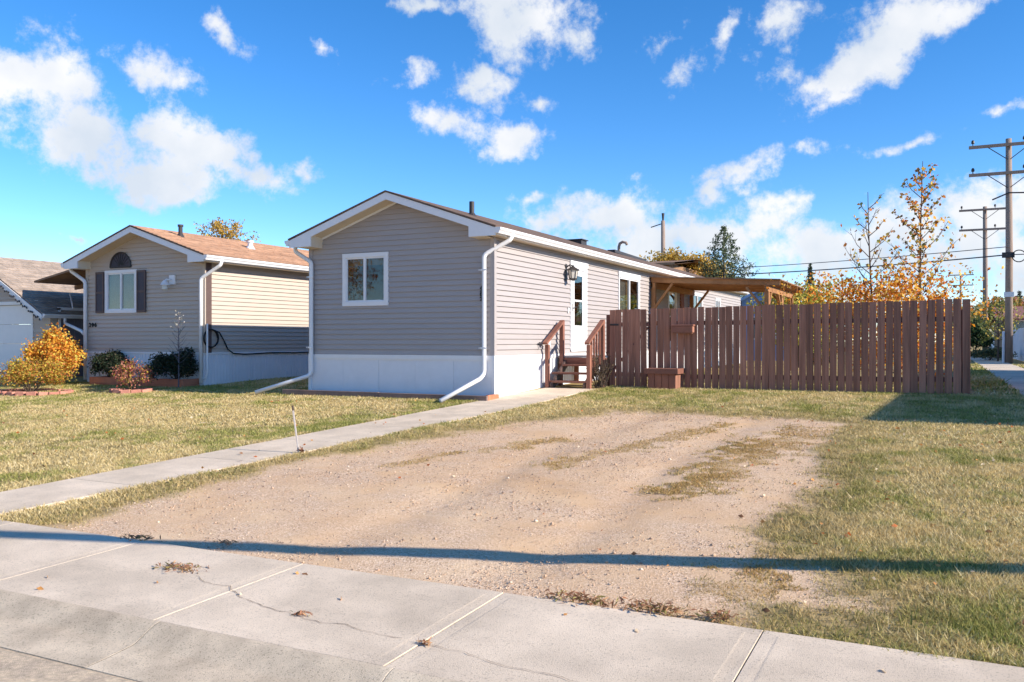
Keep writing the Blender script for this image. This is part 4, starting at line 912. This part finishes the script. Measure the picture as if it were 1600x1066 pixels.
# ------------------------------------------------------------------ utility poles and wires
ARMS = {}
def pole(u, vb, vt, arms, label, Z, r=.15, lean=0):
    b = atz(u, vb, Z); b = np.array([b[0], b[1], float(gz(b[1]))]); zt = 1.097+(533-vt)/FPX*Z
    T = Thing('utility_pole', b, label, 'pole', None); 
    T.part('pole', MB().tube([b+np.array([0,0,-.3]), b+np.array([.02,0,zt*.5]), np.array([b[0], b[1], zt])], [r, r*.88, r*.72], 12), M_pole, True)
    for va in arms:
        z = 1.097+(533-va)/FPX*Z; a = T.part('crossarm', MB().box(b[0]-1.45, b[0]+1.45, b[1]-.20, b[1]-.09, z-.06, z+.06), M_pole)
        for s in (-1, 1):
            T.part('brace', MB().beam((b[0]+s*.75, b[1]-.14, z-.05), (b[0]+s*.05, b[1]-.14, z-.6), .03, .03), M_dark, parent=a)
            for q in (1.3, .55) if s > 0 else (1.3,):
                T.part('insulator', MB().tube([(b[0]+s*q, b[1]-.14, z+.06), (b[0]+s*q, b[1]-.14, z+.14), (b[0]+s*q, b[1]-.14, z+.17), (b[0]+s*q, b[1]-.14, z+.26), (b[0]+s*q, b[1]-.14, z+.30)], [.02, .02, .07, .06, .03], 8), M_dark, parent=a)
    return T, b
T1, p1 = pole(1576, 567, 217, [227, 271], 'tall grey utility pole with two crossarms near the white fence', 35.6, .155)
T1.part('wire_coil', MB().tube([(p1[0]+.35+.24*math.cos(t*.4), p1[1]-.25, 4.55+.24*math.sin(t*.4)) for t in range(33)], .02, 6), M_wire)
T1.part('bracket', MB().box(p1[0]-.25, p1[0]+.2, p1[1]-.24, p1[1]-.16, 4.5, 4.72).tube([(p1[0]-.6, p1[1]-.2, 6.9), (p1[0], p1[1]-.2, 7.15), (p1[0]+.8, p1[1]-.2, 7.1)], .03, 6), M_dark)
T1.part('conduit', MB().tube([(p1[0]-.2, p1[1]-.1, .0), (p1[0]-.19, p1[1]-.1, 1.5)], .05, 8).box(p1[0]-.18, p1[0]+.18, p1[1]-.19, p1[1]-.17, 2.9, 3.1), M_white)
T2, p2 = pole(1539, 552, 323, [328, 359], 'second grey utility pole farther along the path behind the bush', 54.5, .165)
T3, p3 = pole(1501, 545, 427, [430, 446], 'distant small utility pole seen past the golden saplings', 108, .15)
T4, p4 = pole(1036, 540, 345, [], 'lone weathered pole rising behind the grey home roof', 52, .16)
T4.part('side_arm', MB().beam((p4[0], p4[1], 8.15), (p4[0]-.75, p4[1], 7.95), .05, .05).tube([(p4[0], p4[1], 8.3), (p4[0], p4[1], 8.75)], [.05, .09], 8), M_dark)
def wire(label, a, b, sag, r=.02, group=None):
    a, b = np.array(a), np.array(b); P = [a+(b-a)*t-np.array([0, 0, sag*4*t*(1-t)]) for t in np.linspace(0, 1, 24)]
    o = MB().tube(P, r, 5).build('overhead_wire', M_wire, None, True); return tag(o, label, 'wire', group)
def at_pole(u, v, Z): return atz(u, v, Z)
wire('thick overhead cable strung from the tall pole bracket over the yards', (p1[0], p1[1]-.2, 4.62), atz(930, 434, 52), .25, .027)
wire('thin overhead cable above the thick one between pole and yards', (p1[0], p1[1]-.2, 4.95), atz(930, 427, 52), .2, .017)
wire('cable running on from the tall pole bracket past the white fence', (p1[0], p1[1]-.2, 4.62), (p1[0]+16, p1[1]-9, 4.9), .3, .02)
wire('service drop from the upper bracket of the tall pole', (p1[0]+.8, p1[1]-.2, 7.1), (p1[0]+22, p1[1]-8, 7.2), .4, .018)
# unseen pole added, its lean shaped to lay the long shadow over the pad
pa, pb = ong(0, 841), ong(1600, 881); dv = (pb-pa); base = pb+dv/np.linalg.norm(dv[:2])*1.9; base[2] = float(gz(base[1]))
cot = 1/math.tan(SUN_EL); hgt = 6.2; tip = pa-dv/np.linalg.norm(dv[:2])*2.2
topx = tip[0]+cot*(hgt-.42+.45)*math.cos(SUN_A); topy = tip[1]+cot*(hgt)*math.sin(SUN_A)
T = Thing('utility_pole', base, 'leaning unseen pole added to cast the long shadow over the gravel pad', 'pole')
T.part('pole', MB().tube([base+np.array([0,0,-.4]), np.array([topx, topy, hgt-.42])], [.125, .10], 12), M_pole, True)

# ------------------------------------------------------------------ house beyond the path (throws the square shadow on the lawn)
def far_right_house():
    T = Thing('mobile_home', (14.4, 8, .1), 'white mobile home standing across the side path from the brown fence', 'house')
    y0, y1 = -.75, 16.5; xr = 14.42; 
    T.part('wall', MB().box(12.5, 16.4, y0+.2, y1, -.2, 2.85), M_skirt)
    T.part('gable', MB().add([(12.5, y0+.2, 2.85), (16.4, y0+.2, 2.85), (xr, y0+.2, 3.9), (12.5, y1, 2.85), (16.4, y1, 2.85), (xr, y1, 3.9)], [(0,1,2),(5,4,3)]), M_skirt)
    gable_roof(T, 12.15, 16.7, y0, y1+.2, 2.85, 4.05, .08, M_shing, ridge=xr)
    window(T, lambda s, d, z: (12.5-d, s, z), 3, 4.6, 1.4, 2.4, 2, curtain=None)
far_right_house()

# ------------------------------------------------------------------ background yards
def simple_house(label, u0, u1, vb, ve, vr, Z, mw, mr, depth=8, name='house', gable_front=True, win=2, yaw=0):
    a = atz(u0, 533, Z); b = atz(u1, 533, Z); c = (a+b)/2; c[2] = .15; w = np.linalg.norm(b-a); ze = 1.097+(533-ve)/FPX*Z; zr = 1.097+(533-vr)/FPX*Z
    T = Thing(name, (0, 0, 0), label, 'house'); 
    mb = MB().box(-w/2, w/2, 0, depth, .0, ze-.15)
    if gable_front: mb.add([(-w/2, 0, ze-.15), (w/2, 0, ze-.15), (0, 0, zr-.15), (-w/2, depth, ze-.15), (w/2, depth, ze-.15), (0, depth, zr-.15)], [(0,1,2),(5,4,3)])
    T.part('wall', mb, mw)
    if gable_front: rf = gable_roof(T, -w/2-.3, w/2+.3, -.3, depth+.3, ze-.2, zr, .12, mr)
    else:
        m = MB()
        for s, ye in ((0, -.4), (1, depth+.4)): m.add([(-w/2-.4, ye, ze-.15), (w/2+.4, ye, ze-.15), (w/2+.4, depth/2, zr), (-w/2-.4, depth/2, zr), (-w/2-.4, ye, ze-.27), (w/2+.4, ye, ze-.27), (w/2+.4, depth/2, zr-.12), (-w/2-.4, depth/2, zr-.12)], [(0,1,2,3),(7,6,5,4),(0,4,5,1)])
        T.part('roof', m, mr)
    for k in range(win):
        x = -w/2+w*(k+.5)/win; wn = T.part('window', MB().box(x-.55, x+.55, -.04, .01, 1.0, 2.1), M_white); T.part('pane', MB().box(x-.47, x+.47, -.045, -.041, 1.08, 2.02), M_glass, parent=wn)
    T.o.location = tuple(c); T.o.rotation_euler = (0, 0, yaw); return T
simple_house('small blue gabled shed behind the patio cover', 1160, 1226, 545, 470, 453, 40, M_bluew, M_bluer, 6, win=1, name='shed')
simple_house('house with a dark reddish roof behind the white fence', 1578, 1720, 545, 497, 478, 46, M_ply, M_red, 9, gable_front=False, win=3)
simple_house('timber house peeking over the grey home roof beside the lone pole', 1000, 1046, 540, 412, 400, 44, M_ply, M_ply, 9, gable_front=False, win=0)
def white_fence():
    T = Thing('board_fence', (10.7, 45, .2), 'white painted board fence running beside the path past the utility poles', 'fence')
    me = MB().cbox(-.009, .009, -.07, .07, 0, 1.45, .003); m2 = bpy.data.meshes.new('board'); m2.from_pydata(me.v, [], me.f); y = 24.0
    while y < 62:
        o = link('board', m2, M_wfence, T.o); o.location = (rnd.uniform(-.004,.004), y-45, 0); o.scale = (1, 1, 1+.02*rnd.random()); y += .148
    for z in (.5, 1.35): T.part('rail', MB().box(10.715, 10.755, 24, 62, z, z+.09), M_wfence)
    for k in range(16): T.part('post', MB().box(10.756, 10.846, 24+2.5*k, 24.09+2.5*k, .0, 1.6), M_wfence)
white_fence()

# ------------------------------------------------------------------ trees
def tree(name, label, base, h, w, cols, nleaf, size, trunk=.14, crown0=.3, group=None, seed=1, sparse=1.0, cat='tree'):
    r = np.random.default_rng(seed); b = np.array(base, float); T = Thing(name, b, label, cat, group); mb = MB()
    mb.tube([b+np.array([0,0,-.2]), b+np.array([.04*h*.3, 0, h*.4]), b+np.array([0, .02, h*.88])], [trunk, trunk*.7, trunk*.15], 8)
    tips = []
    nb = 26
    for k in range(nb):
        t = crown0+(1-crown0)*(k+.5)/nb*.92; a = k*2.399+r.uniform(-.4,.4); prof = math.sin(math.pi*min(1, (t-crown0)/(1-crown0)*.82+.16))**.7
        l = w/2*prof*r.uniform(.75, 1.15); p = b+np.array([0, 0, h*t*.85]); q = p+np.array([math.cos(a)*l, math.sin(a)*l, l*.55+.04*h]); mid = (p+q)/2+np.array([0,0,-.05*l])
        mb.tube([p, mid, q], [trunk*.3, trunk*.18, trunk*.06], 5)
        for s in (.45, .7, .95, 1.08): tips.append((p+(q-p)*s, l*.2*(1.25-s*.4)+.03*w))
    T.part('trunk', mb, M_bark)
    tp = np.array([x[0] for x in tips]); tr = np.array([x[1] for x in tips]); i = r.integers(0, len(tips), nleaf)
    P = tp[i]+np.clip(r.normal(size=(nleaf, 3)), -1.8, 1.8)*tr[i][:, None]*np.array([.9, .9, .7])
    leafmesh('crown', P, size, cols, T); return T
def spruce(label, base, h, w, n=1.0, cols=None, group=None, seed=1):
    r = np.random.default_rng(seed); b = np.array(base, float); T = Thing('spruce_tree', b, label, 'tree', group); T.part('trunk', MB().tube([b+np.array([0,0,-.2]), b+np.array([0,0,h*.97])], [h*.018, .01], 7), M_bark)
    P = []; lv = int(34*n)
    for i in range(lv):
        t = .06+.93*i/lv; rad = w/2*(1-t)**1.0*r.uniform(.78, 1.15)+.04; nbr = int(5+9*(1-t))
        for k in range(nbr):
            a = k*6.283/nbr+i*1.1+r.uniform(-.2,.2); l = rad*r.uniform(.7, 1.15); m = int(14+80*l/(w/2))
            s = r.uniform(.1, 1, m)**.7; z = h*t-.18*l*s+.16*l*s*s; wd = .16*l*(1-s*.6)+.04
            P.append(np.c_[b[0]+np.cos(a)*l*s+r.normal(size=m)*wd*.45, b[1]+np.sin(a)*l*s+r.normal(size=m)*wd*.6, b[2]+z+r.normal(size=m)*.025*h*.35-.02*l])
    leafmesh('crown', np.concatenate(P), (.017*h+.04), cols or [lin(60,78,58), lin(46,62,48), lin(86,96,66), lin(38,50,40)], T, asp=.35); return T
def g_at(u, Z): p = atz(u, 533, Z); return (p[0], p[1], float(gz(p[1])))
YEL = [lin(206,168,72), lin(188,150,60), lin(222,186,92), lin(170,140,70), lin(150,132,66)]
spruce('large green spruce rising behind the patio cover roof', g_at(1131, 46), 7.15, 9.0, 1.2, seed=2, cols=[lin(96,112,84), lin(70,88,68), lin(128,134,96), lin(54,68,54)])
spruce('small dark spruce behind the yellow shrub and power cables', g_at(1266, 70), 7.3, 3.0, .9, seed=3)
spruce('dark spruce beyond the red-roofed house and white fence', g_at(1593, 62), 4.6, 3.2, .8, seed=5)
tree('deciduous_tree', 'broad golden tree behind the grey home next to the spruce', g_at(1064, 50), 6.2, 3.8, YEL, 15000, .17, .2, .35, seed=4)
tree('deciduous_tree', 'second golden tree half hidden by the spruce', g_at(1098, 56), 6.2, 3.6, YEL, 9000, .17, .2, .35, seed=14)
tree('deciduous_tree', 'slender golden tree standing up behind the tan shingle roof', g_at(352, 38), 6.95, 2.1, YEL+[lin(196,150,90)], 4200, .11, .12, .45, seed=6)
tree('deciduous_tree', 'yellow-green bushy tree beside the patio cover end', g_at(1247, 30), 3.0, 2.3, [lin(196,186,84), lin(172,172,80), lin(214,196,96), lin(140,146,70)], 5200, .13, .1, .15, seed=7)
GO = [lin(236,164,48), lin(244,190,74), lin(222,136,44), lin(240,206,104), lin(206,120,52)]
def cedar(label, u, Z, h, w, seed):
    b = np.array(g_at(u, Z)); T = Thing('columnar_cedar', b, label, 'tree', None); T.part('trunk', MB().tube([b, b+np.array([0,0,h*.9])], [.06, .01], 6), M_bark); r = np.random.default_rng(seed); n = 2600
    t = r.random(n); a = r.uniform(0, 6.28, n); q = r.uniform(.5, 1.05, n)*w/2*np.sin(np.pi*np.clip(t*.82+.14, 0, 1))**.8*(1-t*.35)
    leafmesh('crown', np.c_[b[0]+np.cos(a)*q, b[1]+np.sin(a)*q, b[2]+h*t], .12, [lin(92,88,54), lin(120,96,54), lin(70,74,50), lin(150,110,60)], T, asp=.4)
cedar('brownish columnar cedar next to the yellow-green tree', 1280, 33, 2.75, 1.0, 3); cedar('thinner columnar cedar standing apart before the saplings', 1296, 35, 2.6, .7, 4)
def sapling(label, u, y, vt, lean, nl, seed, sp, tall):
    r = np.random.default_rng(seed); b = ony(u, 470, y); b = np.array([b[0], b[1], .15]); tp = ony(u+lean, vt, y); T = Thing('birch_sapling', b, label, 'tree', 'golden saplings behind the fence'); h = tp[2]-.15; mb = MB(); P = []
    pos = lambda t: b+(tp-b)*t+np.array([.05*math.sin(3*t+seed), 0, 0])
    mb.tube([pos(t) for t in np.linspace(0, 1, 9)], list(np.linspace(.034, .006, 9)), 7)
    for k in range(tall):
        t = .32+.62*k/tall; a = k*2.4+r.uniform(-.4, .4); l = sp*(1-t)**.7*r.uniform(.6, 1.2)+.1; p = pos(t); q = p+np.array([math.cos(a)*l*.8, math.sin(a)*l*.5, l*.85]); mid = (p+q)/2+np.array([math.cos(a), math.sin(a), 0])*l*.12
        mb.tube([p, mid, q], [.011, .007, .003], 5)
        for f_ in (.4, .65, .85):                     # side twigs
            e = p*(1-f_)**2+2*mid*f_*(1-f_)+q*f_*f_; a2 = a+r.choice([-1, 1])*r.uniform(.5, 1.1); e2 = e+np.array([math.cos(a2)*l*.28, math.sin(a2)*l*.2, l*.24]); mb.tube([e, e2], [.005, .002], 4)
            for j in range(max(1, nl//5)): P.append(e+(e2-e)*r.uniform(.3, 1.15)+r.normal(size=3)*.03)
        for j in range(int(nl*.6)):
            s = r.uniform(.25, 1.08); P.append(p*(1-s)**2+2*mid*s*(1-s)+q*s*s+r.normal(size=3)*.05)
    T.part('trunk', mb, M_bark); leafmesh('crown', np.array(P), .085, GO+[lin(150,150,70), lin(120,90,50)], T, asp=.75)
sapling('tall golden birch sapling with leaves up to its thin top', 1441, 5.6, 252, 2, 20, 3, 1.05, 30)
sapling('bare-topped sapling with few leaves on its upper twigs', 1363, 5.9, 300, -3, 5, 8, 1.15, 22)
tree('golden_bush', 'wide orange-leaved bush showing above the fence below the saplings', (*ony(1375, 470, 6.3)[:2], .15), 2.2, 3.0, GO, 8500, .08, .05, .05, seed=12, cat='shrub')
tree('golden_bush', 'smaller orange bush at the fence corner beside the taller sapling', (*ony(1448, 470, 5.6)[:2], .15), 2.0, 1.2, GO, 2200, .08, .04, .05, seed=13, cat='shrub')
shrub('green_bush', 'dense dark green bush at the far end of the side path', 0, 0, 1.5, 2.2, [lin(58,78,52), lin(78,98,58), lin(110,120,66), lin(46,60,44)], .16, 6000, base=g_at(1523, 46))
tree('deciduous_tree', 'small crooked tree with yellowing leaves before the white fence', g_at(1559, 38), 2.9, 1.8, [lin(150,150,80), lin(196,170,80), lin(110,120,70)], 700, .14, .05, .35, seed=21)
shrub('low_bush', 'low grey-green bush at the foot of the white fence', 0, 0, 1.9, .7, [lin(96,104,72), lin(74,86,60), lin(130,124,80)], .1, 2200, base=g_at(1545, 40))
tree('deciduous_tree', 'yellow and rust tree behind the far end of the white fence', g_at(1574, 58), 4.0, 2.4, [lin(196,150,80), lin(170,160,84), lin(190,120,90), lin(120,130,76)], 3200, .2, .1, .3, seed=22)
far = []
for k, (u, Z, h, w) in enumerate([(1325, 85, 4.6, 5), (1180, 95, 4.2, 5.5), (1490, 130, 5, 8), (8, 60, 6.2, 2), (1515, 90, 4, 6), (1420, 110, 4.5, 7)]):
    tree('deciduous_tree', ['hazy far tree in line behind the golden bush', 'hazy far tree behind the blue shed', 'hazy far tree behind the distant small pole', 'thin far treetop above the garage roof', 'hazy far tree at the end of the side path', 'hazy far tree behind the tall sapling'][k], g_at(u, Z), h, w, [lin(128,128,72), lin(160,140,76), lin(96,106,66)], 2600, .26, .15, .25, seed=30+k)
for k, (x, y, h, w) in enumerate([(-16, -27, 9.5, 7), (-25, -24, 8, 7), (-33, -27, 10, 8)]):      # across the street, mirrored in the panes
    tree('deciduous_tree', ['tall leafy tree across the street facing the grey home', 'round golden tree across the street facing the beige home', 'tall leafy tree across the street opposite the garage'][k], (x, y, -.6), h, w, [YEL, GO, [lin(96,110,60), lin(150,140,70)]][k] if k else [lin(90,104,56), lin(150,140,66), lin(190,160,70)], 6500, .26, .22, .25, seed=50+k)

# ------------------------------------------------------------------ turf, pebbles, fallen leaves
def grass():
    xs = []; 
    def scatter(x0, x1, y0, y1, dens, wid, hgt):
        n = int((x1-x0)*(y1-y0)*dens); x = rng.uniform(x0, x1, n); y = rng.uniform(y0, y1, n)
        pm = patch_mask(x, y); t = turf(x, y); inside = drive_mask(x, y)
        clump = vn2(x, y, 5, 3)
        k = rng.random(n) < np.maximum(t*np.clip(.35+1.5*(clump-.25), .25, 1), pm*inside*.9)
        return x[k], y[k], pm[k]*inside[k], np.full(k.sum(), wid), np.full(k.sum(), hgt), inside[k]
    parts = [scatter(5.2, 9.0, -9.8, -6.8, 15000, .0042, .042), scatter(5.0, 9.4, -6.8, -3.2, 8500, .0055, .04), scatter(1.2, 12, -3.2, 3.05, 3600, .0075, .038), scatter(-1.2, 5.6, -9.8, -3.2, 6000, .0055, .036),
             scatter(-13, 1.2, -4.5, .6, 3000, .009, .036), scatter(-9, .8, -9.7, -4.5, 3600, .007, .036), scatter(-7.9, -4.2, .5, 7, 1600, .012, .05), scatter(8, 12, 3, 24, 260, .03, .07), scatter(1.2, 7.8, 3.3, 9, 500, .02, .07)]
    x, y, pm, w, h, ins = [np.concatenate(q) for q in zip(*parts)]; n = len(x)
    g = .5+(vn(x, y, .55, 4)-.5)*.65+(vn3(x, y, 3.4, 3)-.5)*.75 + rng.normal(size=n)*.09
    g = g + .03*sstep(6, 7, x)*sstep(0, -7, y) + .12*np.exp(-((x-walk_x(y)[0]+.45)/.5)**2) + .10*sstep(-1.2, 0, y) - .05*sstep(-2, -4, y)*(x < 0)
    a = sstep(.45, .74, g)[:, None]*(1-pm[:, None]*.9)
    straw = np.array([lin(222,202,150), lin(212,190,134), lin(196,172,118), lin(230,214,170)])[rng.integers(0, 4, n)]; green = np.array([lin(146,148,78), lin(166,164,92), lin(122,132,66), lin(182,176,108)])[rng.integers(0, 4, n)]
    c = straw*(1-a)+green*a; dry = pm[:, None]; c = c*(1-dry)+dry*np.array([lin(222,172,102), lin(206,154,92), lin(232,198,134)])[rng.integers(0, 3, n)]
    edge = (1-sstep(.05, .95, drive_dist(x, y)))[:, None]*.65
    c = c*(1-edge)+edge*np.array([lin(176,150,104), lin(158,140,88), lin(190,166,124), lin(128,124,72)])[rng.integers(0, 4, n)]
    c *= rng.uniform(.82, 1.14, n)[:, None]
    th = rng.uniform(0, 6.283, n); w = w*rng.uniform(.6, 1.3, n); h = h*rng.uniform(.35, 1.15, n)*np.where(rng.random(n) < .04, 1.7, 1)*(.7+.6*vn2(x, y, 2.2, 3))*(1-.3*pm)*(1-.35*np.clip(ins, 0, 1)); ln = h*rng.uniform(.2, 1.5, n); ph = rng.uniform(0, 6.283, n)
    z = gz(y)+(vn(x, y, .5, 3)-.5)*.035*(1-ins)*sstep(-9.6, -8.8, y)*np.clip(1-np.maximum(0, np.abs(x)-13)/6, 0, 1)-.012*ins-.004
    ex, ey = np.cos(th)*w, np.sin(th)*w
    V = np.stack([np.c_[x-ex, y-ey, z], np.c_[x+ex, y+ey, z], np.c_[x+np.cos(ph)*ln, y+np.sin(ph)*ln, z+h]], 1).reshape(-1, 3)
    o = quick('lawn_grass', V, np.arange(n*3).reshape(-1, 3), M_grass, None, c); tag(o, 'short dry straw and green turf on the lawns around the gravel pad', 'grass', kind='stuff')
grass()
def pebbles():
    n0 = 90000; x = rng.uniform(.3, 7.2, n0); y = -9.7+rng.random(n0)**1.5*9.0; d = drive_mask(x, y); k = rng.random(n0) < d*np.clip(vn(x, y, 1.2, 4)*2.2-.55, .05, 1); x, y = x[k], y[k]; n = len(x)
    s = .0028+.006*rng.random(n)**4+.010*(rng.random(n) < .006)+.0004*np.maximum(0, y+8); z = gz(y)-.012+s*.3
    o8 = np.array([(1,0,0),(0,1,0),(-1,0,0),(0,-1,0),(0,0,.75),(0,0,-.6)], float); th = rng.uniform(0, 6.28, n); c, sn = np.cos(th), np.sin(th)
    sc = rng.uniform(.6, 1.3, (n, 3)); v = o8[None]*sc[:, None, :]*s[:, None, None]; v = v+rng.normal(size=v.shape)*s[:, None, None]*.12
    V = np.stack([v[..., 0]*c[:, None]-v[..., 1]*sn[:, None]+x[:, None], v[..., 0]*sn[:, None]+v[..., 1]*c[:, None]+y[:, None], v[..., 2]+z[:, None]], -1).reshape(-1, 3)
    f = np.array([(0,1,4),(1,2,4),(2,3,4),(3,0,4),(1,0,5),(2,1,5),(3,2,5),(0,3,5)]); F = (f[None]+(np.arange(n)*6)[:, None, None]).reshape(-1, 3)
    pal = np.array([lin(208,176,148), lin(180,152,130), lin(224,204,180), lin(196,164,134), lin(140,120,106)]); cc = pal[rng.integers(0, 5, n)]*rng.uniform(.85, 1.1, n)[:, None]
    o = quick('gravel', V, F, M_pebble, None, np.repeat(cc, 8, 0)); tag(o, 'loose tan and grey pebbles strewn over the bare parking pad', 'gravel', kind='stuff')
pebbles()
def leaves():
    n = 420; x = np.r_[rng.uniform(5.5, 9, 170), rng.uniform(-8, 1, 150), rng.uniform(1, 6, 40), rng.uniform(2, 8, 12)]; y = np.r_[rng.uniform(-9.4, 0, 170), rng.uniform(-8, -.6, 150), rng.uniform(-9, 0, 40), rng.uniform(-10.8, -9.7, 12)]
    z = np.where(y > -9.6, gz(y)+.03, np.interp(y, [-10.87, -9.6], [zs1, zs0])+.008); z = np.where((y > -9.6) & (drive_mask(x, y) > .5), gz(y), z)
    o = leafmesh('fallen_leaves', np.c_[x, y, z], .045, [lin(206,150,90), lin(190,110,60), lin(220,200,170), lin(150,110,80)], None, flat=.85); tag(o, 'scattered fallen leaves on the lawns and sidewalk', 'leaves', kind='stuff')
    # withered weeds in the slab joints
    P = []
    for (u, v, s, k) in ((283, 891, .09, 150), (215, 845, .07, 80), (470, 962, .028, 26), (664, 1007, .02, 20), (355, 853, .06, 35)):
        c = onz(u, v, -.44); c[2] = np.interp(c[1], [-10.87, -9.6], [zs1, zs0])+.012; P.append(c+rng.normal(size=(k, 3))*np.array([s, s*.45, .005]))
    for k in range(80):
        t = rng.choice([885, 925, 1000, 1035, 1120])+rng.normal()*18; c = onz(t, np.interp(t, [860, 980, 1200], [931, 948, 972]), -.42); P.append(c+rng.normal(size=(7, 3))*np.array([.03, .035, .012])+np.array([0, 0, .012]))
    o = leafmesh('withered_weeds', np.concatenate(P), .05, [lin(168,120,92), lin(190,150,112), lin(140,104,76), lin(150,140,84)], None, flat=.5, asp=.2); tag(o, 'withered brown weeds in the sidewalk joints and along its edge', 'weeds', kind='stuff')
leaves()
